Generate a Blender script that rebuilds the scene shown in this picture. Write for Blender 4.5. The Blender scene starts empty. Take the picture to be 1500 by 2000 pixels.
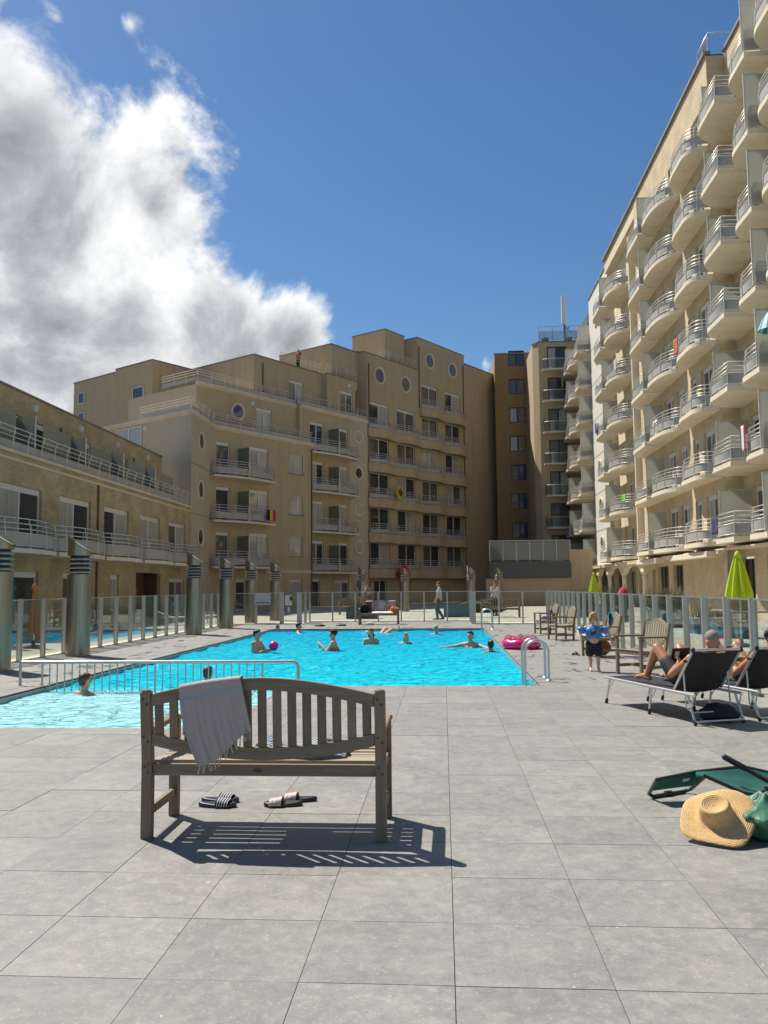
import bpy, bmesh, math, random
from math import sin, cos, pi, radians, sqrt, atan2
from mathutils import Vector, Matrix, Quaternion, noise
random.seed(11)
SC = bpy.context.scene
COL = SC.collection
# ------------------------------------------------------------------ camera
cam_d = bpy.data.cameras.new('camera'); cam = bpy.data.objects.new('camera', cam_d); COL.objects.link(cam)
SC.camera = cam
cam_d.sensor_fit = 'VERTICAL'; cam_d.sensor_height = 34.6; cam_d.sensor_width = 25.95
cam_d.lens = 34.6 * 1643.94 / 2000.0
cam_d.clip_start = 0.05; cam_d.clip_end = 2000
PITCH, YAW, ROLL = 0.0891, 0.0694, 0.0084
Rz = Matrix.Rotation(YAW, 3, 'Z'); Rx = Matrix.Rotation(PITCH, 3, 'X'); Ry = Matrix.Rotation(ROLL, 3, 'Y')
cam.matrix_world = Matrix.Translation((0, 0, 1.507)) @ (Rz @ Rx @ Ry @ Matrix.Rotation(pi / 2, 3, 'X')).to_4x4()
# ------------------------------------------------------------------ light
SUN_AZ = atan2(-0.778, 0.629)          # from +Y, clockwise positive
SUN_EL = radians(56)
SUN_DIR = Vector((sin(SUN_AZ) * cos(SUN_EL), cos(SUN_AZ) * cos(SUN_EL), sin(SUN_EL)))
sd = bpy.data.lights.new('sun', 'SUN'); sd.energy = 5.0; sd.angle = radians(0.5); sd.color = (1, 0.95, 0.86)
so = bpy.data.objects.new('sun', sd); COL.objects.link(so)
so.rotation_euler = SUN_DIR.to_track_quat('Z', 'Y').to_euler()
SC.view_settings.view_transform = 'Standard'; SC.view_settings.look = 'None'
SC.view_settings.exposure = 0.4; SC.view_settings.gamma = 1.0
SC.view_settings.use_curve_mapping = False
SC.render.engine = 'CYCLES'
# ------------------------------------------------------------------ sky with cumulus
def build_world():
    w = bpy.data.worlds.new('World'); SC.world = w; w.use_nodes = True
    nt = w.node_tree; N = nt.nodes; L = nt.links; N.clear()
    def nd(t, **k):
        n = N.new(t)
        for a, b in k.items(): setattr(n, a, b)
        return n
    def math_(op, a, b=None, c=None, clamp=False):
        n = nd('ShaderNodeMath', operation=op); n.use_clamp = clamp
        for i, v in enumerate((a, b, c)):
            if v is None: continue
            if isinstance(v, (int, float)): n.inputs[i].default_value = v
            else: L.new(v, n.inputs[i])
        return n.outputs[0]
    out = nd('ShaderNodeOutputWorld')
    sky = nd('ShaderNodeTexSky', sky_type='NISHITA'); sky.sun_disc = False
    sky.sun_elevation = SUN_EL; sky.sun_rotation = SUN_AZ
    sky.air_density = 1.0; sky.dust_density = 0.35; sky.ozone_density = 2.6; sky.altitude = 0
    bg = nd('ShaderNodeBackground'); bg.inputs['Strength'].default_value = 0.08
    hsv = nd('ShaderNodeHueSaturation'); hsv.inputs['Saturation'].default_value = 1.22
    L.new(sky.outputs[0], hsv.inputs['Color']); L.new(hsv.outputs[0], bg.inputs['Color'])
    tc = nd('ShaderNodeTexCoord'); D = tc.outputs['Generated']
    blobs = [((-0.396, 0.830, 0.393), 0.154), ((-0.306, 0.857, 0.414), 0.059), ((-0.295, 0.876, 0.381), 0.044), ((-0.420, 0.788, 0.450), 0.084), ((-0.346, 0.892, 0.290), 0.084), ((-0.266, 0.918, 0.295), 0.075), ((-0.211, 0.934, 0.290), 0.044), ((-0.176, 0.943, 0.281), 0.05), ((-0.235, 0.93, 0.262), 0.06), ((0.052, 0.965, 0.257), 0.03), ((-0.438, 0.854, 0.281), 0.108), ((-0.387, 0.896, 0.217), 0.096), ((-0.411, 0.745, 0.525), 0.046), ((-0.366, 0.747, 0.555), 0.034), ((-0.302, 0.771, 0.561), 0.018), ((-0.573, 0.753, 0.324), 0.208), ((-0.522, 0.708, 0.476), 0.150)]
    F = None
    for c, r in blobs:
        c = Vector(c).normalized()
        vd = nd('ShaderNodeVectorMath', operation='DISTANCE'); L.new(D, vd.inputs[0]); vd.inputs[1].default_value = c
        f = math_('MULTIPLY_ADD', vd.outputs['Value'], -1.0 / (r * 1.15), 1.0)
        if r < .05: f = math_('MULTIPLY_ADD', vd.outputs['Value'], -.42 / r, .17 if r < .03 else .30)
        F = f if F is None else math_('SMOOTH_MAX', F, f, 0.3)
    def fbm(scale, off=(0, 0, 0), det=9, rough=.58, dist=.25):
        ad = nd('ShaderNodeVectorMath', operation='ADD'); L.new(D, ad.inputs[0]); ad.inputs[1].default_value = off
        n = nd('ShaderNodeTexNoise'); n.inputs['Scale'].default_value = scale; n.inputs['Detail'].default_value = det
        n.inputs['Roughness'].default_value = rough; n.inputs['Distortion'].default_value = dist
        L.new(ad.outputs[0], n.inputs['Vector']); return n.outputs['Fac']
    n1 = fbm(6.0, det=12, rough=.62, dist=.35)
    n2 = fbm(6.0, SUN_DIR * 0.02 + Vector((0, 0, .012)), det=6, rough=.62, dist=.35)
    nw = fbm(4.2, (3, 1, 2), det=5, rough=.5, dist=.1)
    fieldv = math_('ADD', math_('MULTIPLY', math_('SUBTRACT', n1, 0.5), 2.3), math_('MINIMUM', F, 0.6))
    mr = nd('ShaderNodeMapRange', interpolation_type='SMOOTHSTEP'); L.new(fieldv, mr.inputs[0])
    mr.inputs[1].default_value = -0.05; mr.inputs[2].default_value = 0.30
    dens = mr.outputs[0]
    thick = math_('ADD', math_('ADD', F, math_('MULTIPLY', math_('SUBTRACT', nw, .5), 2.0)), math_('MULTIPLY', math_('SUBTRACT', n1, .5), .9))
    core = nd('ShaderNodeMapRange', interpolation_type='SMOOTHSTEP'); L.new(thick, core.inputs[0])
    core.inputs[1].default_value = 0.15; core.inputs[2].default_value = 1.05
    relief = math_('MULTIPLY', math_('SUBTRACT', n1, n2), 2.2)
    lit = math_('ADD', math_('MULTIPLY_ADD', core.outputs[0], -0.61, 1.0), relief)
    lit = math_('MINIMUM', math_('MAXIMUM', lit, 0.06), 1.05)
    ramp = nd('ShaderNodeValToRGB'); L.new(lit, ramp.inputs[0])
    e = ramp.color_ramp.elements
    e[0].position = 0.1; e[0].color = (0.27, 0.285, 0.305, 1); e[1].position = 1.0; e[1].color = (0.90, 0.905, 0.91, 1)
    m = e.new(.5); m.color = (0.47, 0.49, 0.52, 1)
    bgc = nd('ShaderNodeBackground'); L.new(ramp.outputs[0], bgc.inputs['Color']); bgc.inputs['Strength'].default_value = 0.84
    mix = nd('ShaderNodeMixShader'); L.new(dens, mix.inputs[0]); L.new(bg.outputs[0], mix.inputs[1]); L.new(bgc.outputs[0], mix.inputs[2])
    L.new(mix.outputs[0], out.inputs['Surface'])
build_world()
# ------------------------------------------------------------------ materials
MATS = {}
def M(name, col=None, rough=.6, metal=0., var=.1, sc=5., bump=0., bsc=60., stretch=(1, 1, 1), spec=.5, rnd=0., dirt=None, dsc=.6, dlo=.5, dhi=.7):
    if name in MATS: return MATS[name]
    m = bpy.data.materials.new(name); m.use_nodes = True; MATS[name] = m
    nt = m.node_tree; N = nt.nodes; L = nt.links
    b = N['Principled BSDF']
    b.inputs['Roughness'].default_value = rough; b.inputs['Metallic'].default_value = metal
    b.inputs['Specular IOR Level'].default_value = spec
    tc = N.new('ShaderNodeTexCoord'); mp = N.new('ShaderNodeMapping'); mp.inputs['Scale'].default_value = stretch
    L.new(tc.outputs['Object'], mp.inputs['Vector'])
    no = N.new('ShaderNodeTexNoise'); no.inputs['Scale'].default_value = sc; no.inputs['Detail'].default_value = 7; no.inputs['Roughness'].default_value = .65
    L.new(mp.outputs[0], no.inputs['Vector'])
    vec = mp.outputs[0]
    if rnd:
        oi = N.new('ShaderNodeObjectInfo'); ad = N.new('ShaderNodeVectorMath'); ad.operation = 'MULTIPLY_ADD'
        cm = N.new('ShaderNodeCombineXYZ')
        for i in range(3): L.new(oi.outputs['Random'], cm.inputs[i])
        L.new(cm.outputs[0], ad.inputs[0]); ad.inputs[1].default_value = (37, 91, 53); L.new(vec, ad.inputs[2])
        L.new(ad.outputs[0], no.inputs['Vector'])
    mx = N.new('ShaderNodeMix'); mx.data_type = 'RGBA'
    L.new(no.outputs['Fac'], mx.inputs['Factor'])
    lo = [max(0, c * (1 - 2.2 * var)) for c in col]; hi = [min(1, c * (1 + 2.2 * var)) for c in col]
    mx.inputs['A'].default_value = (*lo, 1); mx.inputs['B'].default_value = (*hi, 1)
    cout = mx.outputs['Result']
    if rnd:
        ml = N.new('ShaderNodeMapRange'); L.new(oi.outputs['Random'], ml.inputs[0]); ml.inputs[3].default_value = 1 - rnd; ml.inputs[4].default_value = 1 + rnd
        vm = N.new('ShaderNodeVectorMath'); vm.operation = 'SCALE'; L.new(cout, vm.inputs[0]); L.new(ml.outputs[0], vm.inputs['Scale']); cout = vm.outputs[0]
    if dirt:
        n2 = N.new('ShaderNodeTexNoise'); n2.inputs['Scale'].default_value = dsc; n2.inputs['Detail'].default_value = 8; n2.inputs['Roughness'].default_value = .7
        L.new(vec, n2.inputs['Vector'])
        r2 = N.new('ShaderNodeMapRange'); L.new(n2.outputs['Fac'], r2.inputs[0]); r2.inputs[1].default_value = dlo; r2.inputs[2].default_value = dhi
        m2 = N.new('ShaderNodeMix'); m2.data_type = 'RGBA'; L.new(r2.outputs[0], m2.inputs['Factor']); L.new(cout, m2.inputs['A']); m2.inputs['B'].default_value = (*dirt, 1)
        cout = m2.outputs['Result']
    L.new(cout, b.inputs['Base Color'])
    if bump:
        nb = N.new('ShaderNodeTexNoise'); nb.inputs['Scale'].default_value = bsc; nb.inputs['Detail'].default_value = 4
        L.new(vec, nb.inputs['Vector'])
        bp = N.new('ShaderNodeBump'); bp.inputs['Strength'].default_value = bump; bp.inputs['Distance'].default_value = .01
        L.new(nb.outputs['Fac'], bp.inputs['Height']); L.new(bp.outputs[0], b.inputs['Normal'])
    return m
def brick_mat(name, c1, c2, mortar, su=1.0, dirt=.25):
    m = bpy.data.materials.new(name); m.use_nodes = True; nt = m.node_tree; N = nt.nodes; L = nt.links; b = N['Principled BSDF']
    b.inputs['Roughness'].default_value = .85; b.inputs['Specular IOR Level'].default_value = .25
    tc = N.new('ShaderNodeTexCoord'); sx = N.new('ShaderNodeSeparateXYZ'); L.new(tc.outputs['Object'], sx.inputs[0])
    ad = N.new('ShaderNodeMath'); ad.operation = 'ADD'; L.new(sx.outputs['X'], ad.inputs[0]); L.new(sx.outputs['Y'], ad.inputs[1])
    cb = N.new('ShaderNodeCombineXYZ'); L.new(ad.outputs[0], cb.inputs[0]); L.new(sx.outputs['Z'], cb.inputs[1])
    br = N.new('ShaderNodeTexBrick'); L.new(cb.outputs[0], br.inputs['Vector'])
    br.inputs['Scale'].default_value = 1.0; br.inputs['Brick Width'].default_value = .3; br.inputs['Row Height'].default_value = .1
    br.inputs['Mortar Size'].default_value = .012; br.inputs['Color1'].default_value = (*c1, 1); br.inputs['Color2'].default_value = (*c2, 1); br.inputs['Mortar'].default_value = (*mortar, 1)
    no = N.new('ShaderNodeTexNoise'); no.inputs['Scale'].default_value = .9; no.inputs['Detail'].default_value = 8; L.new(cb.outputs[0], no.inputs['Vector'])
    mr = N.new('ShaderNodeMapRange'); L.new(no.outputs['Fac'], mr.inputs[0]); mr.inputs[1].default_value = .3; mr.inputs[2].default_value = .7; mr.inputs[3].default_value = 1 - dirt; mr.inputs[4].default_value = 1 + dirt * .5
    vm = N.new('ShaderNodeVectorMath'); vm.operation = 'SCALE'; L.new(br.outputs['Color'], vm.inputs[0]); L.new(mr.outputs[0], vm.inputs['Scale'])
    L.new(vm.outputs[0], b.inputs['Base Color'])
    bp = N.new('ShaderNodeBump'); bp.inputs['Strength'].default_value = .5; bp.inputs['Distance'].default_value = .01; bp.invert = True
    L.new(br.outputs['Fac'], bp.inputs['Height']); L.new(bp.outputs[0], b.inputs['Normal'])
    MATS[name] = m; return m
def glass_mat(name, tint, refl=1.0, rough=.02, frost=0.):
    m = bpy.data.materials.new(name); m.use_nodes = True; nt = m.node_tree; N = nt.nodes; L = nt.links; N.clear()
    out = N.new('ShaderNodeOutputMaterial'); tr = N.new('ShaderNodeBsdfTransparent'); tr.inputs[0].default_value = (*tint, 1)
    gl = N.new('ShaderNodeBsdfGlossy'); gl.inputs['Roughness'].default_value = rough; gl.inputs['Color'].default_value = (.9, .95, .95, 1)
    fr = N.new('ShaderNodeFresnel'); fr.inputs['IOR'].default_value = 1.45
    tc = N.new('ShaderNodeTexCoord'); no = N.new('ShaderNodeTexNoise'); no.inputs['Scale'].default_value = 2.2; no.inputs['Detail'].default_value = 6; L.new(tc.outputs['Object'], no.inputs['Vector'])
    df = N.new('ShaderNodeBsdfDiffuse'); df.inputs[0].default_value = (.62, .62, .56, 1)
    tl = N.new('ShaderNodeBsdfTranslucent'); tl.inputs[0].default_value = (.62, .62, .56, 1)
    ads = N.new('ShaderNodeMixShader'); ads.inputs[0].default_value = .5; L.new(df.outputs[0], ads.inputs[1]); L.new(tl.outputs[0], ads.inputs[2])
    mr = N.new('ShaderNodeMapRange'); L.new(no.outputs['Fac'], mr.inputs[0]); mr.inputs[1].default_value = .35; mr.inputs[2].default_value = .75
    mr.inputs[3].default_value = frost; mr.inputs[4].default_value = min(.97, frost + .025)
    m0 = N.new('ShaderNodeMixShader'); L.new(mr.outputs[0], m0.inputs[0]); L.new(tr.outputs[0], m0.inputs[1]); L.new(ads.outputs[0], m0.inputs[2])
    ml = N.new('ShaderNodeMath'); ml.operation = 'MULTIPLY'; L.new(fr.outputs[0], ml.inputs[0]); ml.inputs[1].default_value = refl
    m1 = N.new('ShaderNodeMixShader'); L.new(ml.outputs[0], m1.inputs[0]); L.new(m0.outputs[0], m1.inputs[1]); L.new(gl.outputs[0], m1.inputs[2])
    L.new(m1.outputs[0], out.inputs[0]); MATS[name] = m; return m
def pane_mat(name, col, fold=0., spec=.6):
    """window glass seen from outside: what hangs behind it, or a painted reflection, under a glossy coat"""
    m = bpy.data.materials.new(name); m.use_nodes = True; nt = m.node_tree; N = nt.nodes; L = nt.links; b = N['Principled BSDF']
    b.inputs['Roughness'].default_value = .7; b.inputs['Coat Weight'].default_value = 1.0; b.inputs['Coat Roughness'].default_value = .015; b.inputs['Coat IOR'].default_value = 1.5
    tc = N.new('ShaderNodeTexCoord'); oi = N.new('ShaderNodeObjectInfo')
    cm = N.new('ShaderNodeCombineXYZ')
    for i in range(3): L.new(oi.outputs['Random'], cm.inputs[i])
    ad = N.new('ShaderNodeVectorMath'); ad.operation = 'MULTIPLY_ADD'; L.new(cm.outputs[0], ad.inputs[0]); ad.inputs[1].default_value = (17, 0, 5); L.new(tc.outputs['Object'], ad.inputs[2])
    mp = N.new('ShaderNodeMapping'); mp.inputs['Scale'].default_value = (9, 9, .35) if fold else (1.2, 1.2, 1.0); L.new(ad.outputs[0], mp.inputs['Vector'])
    no = N.new('ShaderNodeTexNoise'); no.inputs['Scale'].default_value = 1.3; no.inputs['Detail'].default_value = 4; L.new(mp.outputs[0], no.inputs['Vector'])
    mx = N.new('ShaderNodeMix'); mx.data_type = 'RGBA'; mr = N.new('ShaderNodeMapRange'); L.new(no.outputs['Fac'], mr.inputs[0]); mr.inputs[1].default_value = .3; mr.inputs[2].default_value = .7
    L.new(mr.outputs[0], mx.inputs['Factor']); mx.inputs['A'].default_value = (*[c * .6 for c in col], 1); mx.inputs['B'].default_value = (*[c * 1.3 for c in col], 1)
    L.new(mx.outputs['Result'], b.inputs['Base Color']); MATS[name] = m; return m
def fabric_mat(name, c1, c2=None, scale=1., axis=0, rough=.9, widths=.5):
    """cloth; with c2: stripes"""
    m = M(name, c1, rough=rough, var=.08, sc=30, bump=.25, bsc=300, spec=.2)
    if c2:
        nt = m.node_tree; N = nt.nodes; L = nt.links; b = N['Principled BSDF']
        uv = N.new('ShaderNodeUVMap'); sx = N.new('ShaderNodeSeparateXYZ'); L.new(uv.outputs[0], sx.inputs[0])
        ml = N.new('ShaderNodeMath'); ml.operation = 'MULTIPLY'; L.new(sx.outputs[axis], ml.inputs[0]); ml.inputs[1].default_value = scale
        fr = N.new('ShaderNodeMath'); fr.operation = 'FRACT'; L.new(ml.outputs[0], fr.inputs[0])
        gt = N.new('ShaderNodeMath'); gt.operation = 'GREATER_THAN'; L.new(fr.outputs[0], gt.inputs[0]); gt.inputs[1].default_value = widths
        mx = N.new('ShaderNodeMix'); mx.data_type = 'RGBA'; L.new(gt.outputs[0], mx.inputs['Factor'])
        src = b.inputs['Base Color'].links[0].from_socket; L.new(src, mx.inputs['A']); mx.inputs['B'].default_value = (*c2, 1)
        L.new(mx.outputs['Result'], b.inputs['Base Color'])
    return m
# ------------------------------------------------------------------ mesh builder
class MB:
    def __init__(s): s.v = []; s.f = []; s.m = []; s.s = []; s.uv = {}
    def add(s, vs, fs, m=0, smooth=False):
        o = len(s.v); s.v += [tuple(v) for v in vs]
        for f in fs: s.f.append([i + o for i in f]); s.m.append(m); s.s.append(smooth)
        return o
    def box(s, x0, x1, y0, y1, z0, z1, m=0, skip=''):
        vs = [(x0, y0, z0), (x1, y0, z0), (x1, y1, z0), (x0, y1, z0), (x0, y0, z1), (x1, y0, z1), (x1, y1, z1), (x0, y1, z1)]
        F = {'b': (0, 3, 2, 1), 't': (4, 5, 6, 7), 'f': (0, 1, 5, 4), 'r': (1, 2, 6, 5), 'k': (2, 3, 7, 6), 'l': (3, 0, 4, 7)}
        s.add(vs, [F[k] for k in F if k not in skip], m)
    def beam(s, p, q, w, h, up=(0, 0, 1), m=0, w2=None, h2=None):
        p = Vector(p); q = Vector(q); d = (q - p).normalized(); up = Vector(up)
        if abs(d.dot(up)) > .98: up = Vector((0, 1, 0))
        a = d.cross(up).normalized(); b = a.cross(d).normalized()
        w2 = w2 or w; h2 = h2 or h
        vs = [p + a * (sx * w / 2) + b * (sz * h / 2) for sx, sz in ((-1, -1), (1, -1), (1, 1), (-1, 1))] + [q + a * (sx * w2 / 2) + b * (sz * h2 / 2) for sx, sz in ((-1, -1), (1, -1), (1, 1), (-1, 1))]
        s.add(vs, [(0, 3, 2, 1), (4, 5, 6, 7), (0, 1, 5, 4), (1, 2, 6, 5), (2, 3, 7, 6), (3, 0, 4, 7)], m)
    def tube(s, path, r, n=8, closed=False, m=0, cap=True):
        P = [Vector(p) for p in path]; k = len(P); R = r if isinstance(r, (list, tuple)) else [r] * k
        rings = []; nrm = None
        for i in range(k):
            if closed: t = P[(i + 1) % k] - P[i - 1]
            elif i == 0: t = P[1] - P[0]
            elif i == k - 1: t = P[-1] - P[-2]
            else: t = (P[i + 1] - P[i]).normalized() + (P[i] - P[i - 1]).normalized()
            t.normalize()
            if nrm is None:
                nrm = Vector((0, 0, 1)).cross(t)
                if nrm.length < .05: nrm = Vector((1, 0, 0)).cross(t)
            nrm = (nrm - t * nrm.dot(t)).normalized(); bn = t.cross(nrm)
            rings.append([P[i] + (nrm * cos(2 * pi * j / n) + bn * sin(2 * pi * j / n)) * R[i] for j in range(n)])
        vs = [v for rg in rings for v in rg]; fs = []
        for i in range(k if closed else k - 1):
            a = i * n; b = ((i + 1) % k) * n
            for j in range(n): fs.append((a + j, a + (j + 1) % n, b + (j + 1) % n, b + j))
        s.add(vs, fs, m, True)
        if cap and not closed: s.add(vs[:n], [tuple(range(n - 1, -1, -1))], m); s.add(vs[-n:], [tuple(range(n))], m)
    def lathe(s, prof, n=24, mat=None, m=0, smooth=True, c=(0, 0, 0)):
        vs = []; fs = []; mat = mat or Matrix.Translation(c)
        for r, z in prof:
            for j in range(n): vs.append(mat @ Vector((r * cos(2 * pi * j / n), r * sin(2 * pi * j / n), z)))
        for i in range(len(prof) - 1):
            for j in range(n): fs.append((i * n + j, i * n + (j + 1) % n, (i + 1) * n + (j + 1) % n, (i + 1) * n + j))
        s.add(vs, fs, m, smooth)
        if prof[0][0] > 1e-4: s.add(vs[:n], [tuple(range(n - 1, -1, -1))], m)
        if prof[-1][0] > 1e-4: s.add(vs[-n:], [tuple(range(n))], m)
    def prism(s, poly, z0, z1, m=0, smooth=False):
        n = len(poly); vs = [(x, y, z0) for x, y in poly] + [(x, y, z1) for x, y in poly]
        s.add(vs, [tuple(range(n - 1, -1, -1)), tuple(range(n, 2 * n))], m)
        s.add(vs, [(i, (i + 1) % n, n + (i + 1) % n, n + i) for i in range(n)], m, smooth)
    def strip(s, path, z0, z1, m=0, th=.0):
        """upright ribbon along a plan path"""
        k = len(path); vs = [(x, y, z0) for x, y in path] + [(x, y, z1) for x, y in path]
        s.add(vs, [(i, i + 1, k + i + 1, k + i) for i in range(k - 1)], m, True)
    def sphere(s, c, r, n=12, k=8, mat=None, m=0):
        rx, ry, rz = r if isinstance(r, (tuple, list)) else (r, r, r)
        mt = (Matrix.Translation(c) @ (mat.to_4x4() if mat else Matrix.Identity(4)))
        vs = [mt @ Vector((0, 0, -rz))]
        for i in range(1, k):
            a = -pi / 2 + pi * i / k
            for j in range(n): vs.append(mt @ Vector((rx * cos(a) * cos(2 * pi * j / n), ry * cos(a) * sin(2 * pi * j / n), rz * sin(a))))
        vs.append(mt @ Vector((0, 0, rz))); fs = []
        for j in range(n): fs.append((0, 1 + (j + 1) % n, 1 + j))
        for i in range(k - 2):
            for j in range(n): fs.append((1 + i * n + j, 1 + i * n + (j + 1) % n, 1 + (i + 1) * n + (j + 1) % n, 1 + (i + 1) * n + j))
        t = len(vs) - 1
        for j in range(n): fs.append((t, 1 + (k - 2) * n + j, 1 + (k - 2) * n + (j + 1) % n))
        s.add(vs, fs, m, True)
    def caps(s, p, r0, q, r1, n=10, m=0):
        p = Vector(p); q = Vector(q); d = q - p; L = d.length
        if L < 1e-5: s.sphere(p, r0, n, 8, m=m); return
        mt = Matrix.Translation(p) @ Vector((0, 0, 1)).rotation_difference(d).to_matrix().to_4x4()
        prof = [(r0 * sin(a), -r0 * cos(a)) for a in [pi / 2 * i / 4 for i in range(5)]] + [(r1 * cos(a), L + r1 * sin(a)) for a in [pi / 2 * i / 4 for i in range(5)]]
        prof[0] = (1e-5, prof[0][1]); prof[-1] = (1e-5, prof[-1][1])
        s.lathe(prof, n, mt, m)
    def sheet(s, fn, nu, nv, m=0, th=0., mfn=None):
        P = [[Vector(fn(i / nu, j / nv)) for j in range(nv + 1)] for i in range(nu + 1)]
        o = len(s.v); W = nv + 1
        def nrm(i, j):
            a = P[min(i + 1, nu)][j] - P[max(i - 1, 0)][j]; b = P[i][min(j + 1, nv)] - P[i][max(j - 1, 0)]
            c = a.cross(b); return c.normalized() if c.length > 1e-12 else Vector((0, 0, 1))
        for i in range(nu + 1):
            for j in range(W): s.uv[len(s.v)] = (i / nu, j / nv); s.v.append(tuple(P[i][j]))
        def ff(i, j, off, fl):
            q = [off + i * W + j, off + (i + 1) * W + j, off + (i + 1) * W + j + 1, off + i * W + j + 1]
            s.f.append(q[::-1] if fl else q); s.m.append(mfn(i / nu, j / nv) if mfn else m); s.s.append(True)
        for i in range(nu):
            for j in range(nv): ff(i, j, o, False)
        if th:
            o2 = len(s.v)
            for i in range(nu + 1):
                for j in range(W): s.uv[len(s.v)] = (i / nu, j / nv); s.v.append(tuple(P[i][j] - nrm(i, j) * th))
            for i in range(nu):
                for j in range(nv): ff(i, j, o2, True)
            ring = [(i, 0) for i in range(nu + 1)] + [(nu, j) for j in range(1, W)] + [(i, nv) for i in range(nu - 1, -1, -1)] + [(0, j) for j in range(nv - 1, 0, -1)]
            for a, b in zip(ring, ring[1:] + ring[:1]):
                s.f.append([o + a[0] * W + a[1], o2 + a[0] * W + a[1], o2 + b[0] * W + b[1], o + b[0] * W + b[1]]); s.m.append(m); s.s.append(False)
    def mesh(s, name, mats):
        me = bpy.data.meshes.new(name); me.from_pydata(s.v, [], s.f)
        for mt in (mats if isinstance(mats, (list, tuple)) else [mats]): me.materials.append(mt)
        me.polygons.foreach_set('material_index', s.m); me.polygons.foreach_set('use_smooth', s.s)
        if s.uv:
            ul = me.uv_layers.new(name='UVMap')
            for lp in me.loops:
                if lp.vertex_index in s.uv: ul.data[lp.index].uv = s.uv[lp.vertex_index]
        me.update(); return me
    def build(s, name, mats, parent=None, loc=(0, 0, 0), rot=(0, 0, 0), bevel=0., **tags):
        return ob(name, s.mesh(name, mats), parent, loc, rot, bevel, **tags)
def ob(name, me, parent=None, loc=(0, 0, 0), rot=(0, 0, 0), bevel=0., **tags):
    o = bpy.data.objects.new(name, me); COL.objects.link(o); o.parent = parent; o.location = loc; o.rotation_euler = rot
    if bevel:
        b = o.modifiers.new('bevel', 'BEVEL'); b.width = bevel; b.segments = 2; b.limit_method = 'ANGLE'; b.angle_limit = radians(40)
    for k, v in tags.items(): o[k] = v
    return o
def empty(name, loc=(0, 0, 0), rz=0., **tags): return ob(name, None, None, loc, (0, 0, rz), **tags)
KIDS = {}
def copy_tree(o, parent=None, loc=None, rz=None, **tags):
    c = o.copy(); COL.objects.link(c); c.parent = parent
    if loc is not None: c.location = loc
    if rz is not None: c.rotation_euler = (0, 0, rz)
    for k, v in tags.items(): c[k] = v
    for ch in [x for x in COL.objects if x.parent == o]: copy_tree(ch, c)
    return c
def box_mesh(name, sx, sy, sz, mat, ch=0.):
    b = MB(); b.box(0, sx, 0, sy, 0, sz); return b.mesh(name, mat)
def rot2(p, a): return (p[0] * cos(a) - p[1] * sin(a), p[0] * sin(a) + p[1] * cos(a))

# ------------------------------------------------------------------ palette
PLASTER = M('cream_plaster', (.48, .37, .23), rough=.9, var=.05, sc=1.6, bump=.25, bsc=90, spec=.2, stretch=(1, 1, .12), dirt=(.33, .26, .17), dsc=1.3, dlo=.50, dhi=.9)
PLASTER_W = M('pale_plaster', (.64, .55, .40), rough=.9, var=.06, sc=1.2, bump=.2, bsc=90, spec=.2, stretch=(1, 1, .35), dirt=(.42, .37, .29), dsc=.5, dlo=.52, dhi=.95)
BRICK = brick_mat('yellow_brick', (.52, .41, .22), (.43, .33, .17), (.40, .34, .24))
BRICK_P = brick_mat('pale_brick', (.64, .50, .31), (.57, .44, .26), (.50, .43, .31), dirt=.18)
BROWN = M('brown_plaster', (.30, .195, .095), rough=.9, var=.06, sc=1.5, bump=.2, bsc=90, spec=.2, stretch=(1, 1, .35))
CONC = M('pale_concrete', (.68, .60, .46), rough=.85, var=.07, sc=3, bump=.1, bsc=120, spec=.25, dirt=(.42, .37, .28), dsc=1.1, dlo=.55, dhi=.9)
COPING = M('grey_coping', (.22, .20, .17), rough=.8, var=.1)
WHITE = M('white_frame', (.66, .65, .61), rough=.4, var=.03)
RAILW = M('pale_metal', (.64, .62, .57), rough=.35, metal=.35, var=.05)
PANELG = M('grey_panel', (.37, .35, .31), rough=.5, var=.07, sc=3)
DARKF = M('dark_frame', (.035, .028, .025), rough=.4, var=.1)
PIPE = M('copper_brown_pipe', (.16, .09, .06), rough=.6, var=.15)
STEEL = M('brushed_steel', (.31, .28, .225), rough=.30, metal=.92, var=.22, sc=2.5, stretch=(9, 9, .5), bump=.05, bsc=40)
ALU = M('aluminium', (.62, .63, .63), rough=.32, metal=.8, var=.06)
POSTM = M('satin_post_metal', (.47, .46, .43), rough=.4, metal=.6, var=.12, sc=4, stretch=(6, 6, .6))
BLACKM = M('black_plastic', (.018, .018, .02), rough=.45, var=.1)
GLASS = glass_mat('clear_fence_glass', (.90, .93, .91), refl=.35)
GLASS_B = glass_mat('balcony_glass', (.70, .76, .75), refl=.8, frost=.12)
FROST = glass_mat('frosted_glass', (.70, .72, .68), refl=.25, rough=.25, frost=.72)
FROSTD = glass_mat('smoked_screen_glass', (.42, .46, .44), refl=.5, rough=.12, frost=.25)
P_DARK = pane_mat('dark_room_pane', (.022, .024, .026))
P_MID = pane_mat('dim_curtain_pane', (.11, .10, .085), 1)
P_CUR = pane_mat('pale_curtain_pane', (.42, .39, .33), 1)
P_BLUE = pane_mat('blue_reflection_pane', (.03, .05, .14))  # blue reflection in the glass, put into the pane's base colour
PANES = [P_DARK, P_DARK, P_DARK, P_MID, P_CUR, P_MID]
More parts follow.
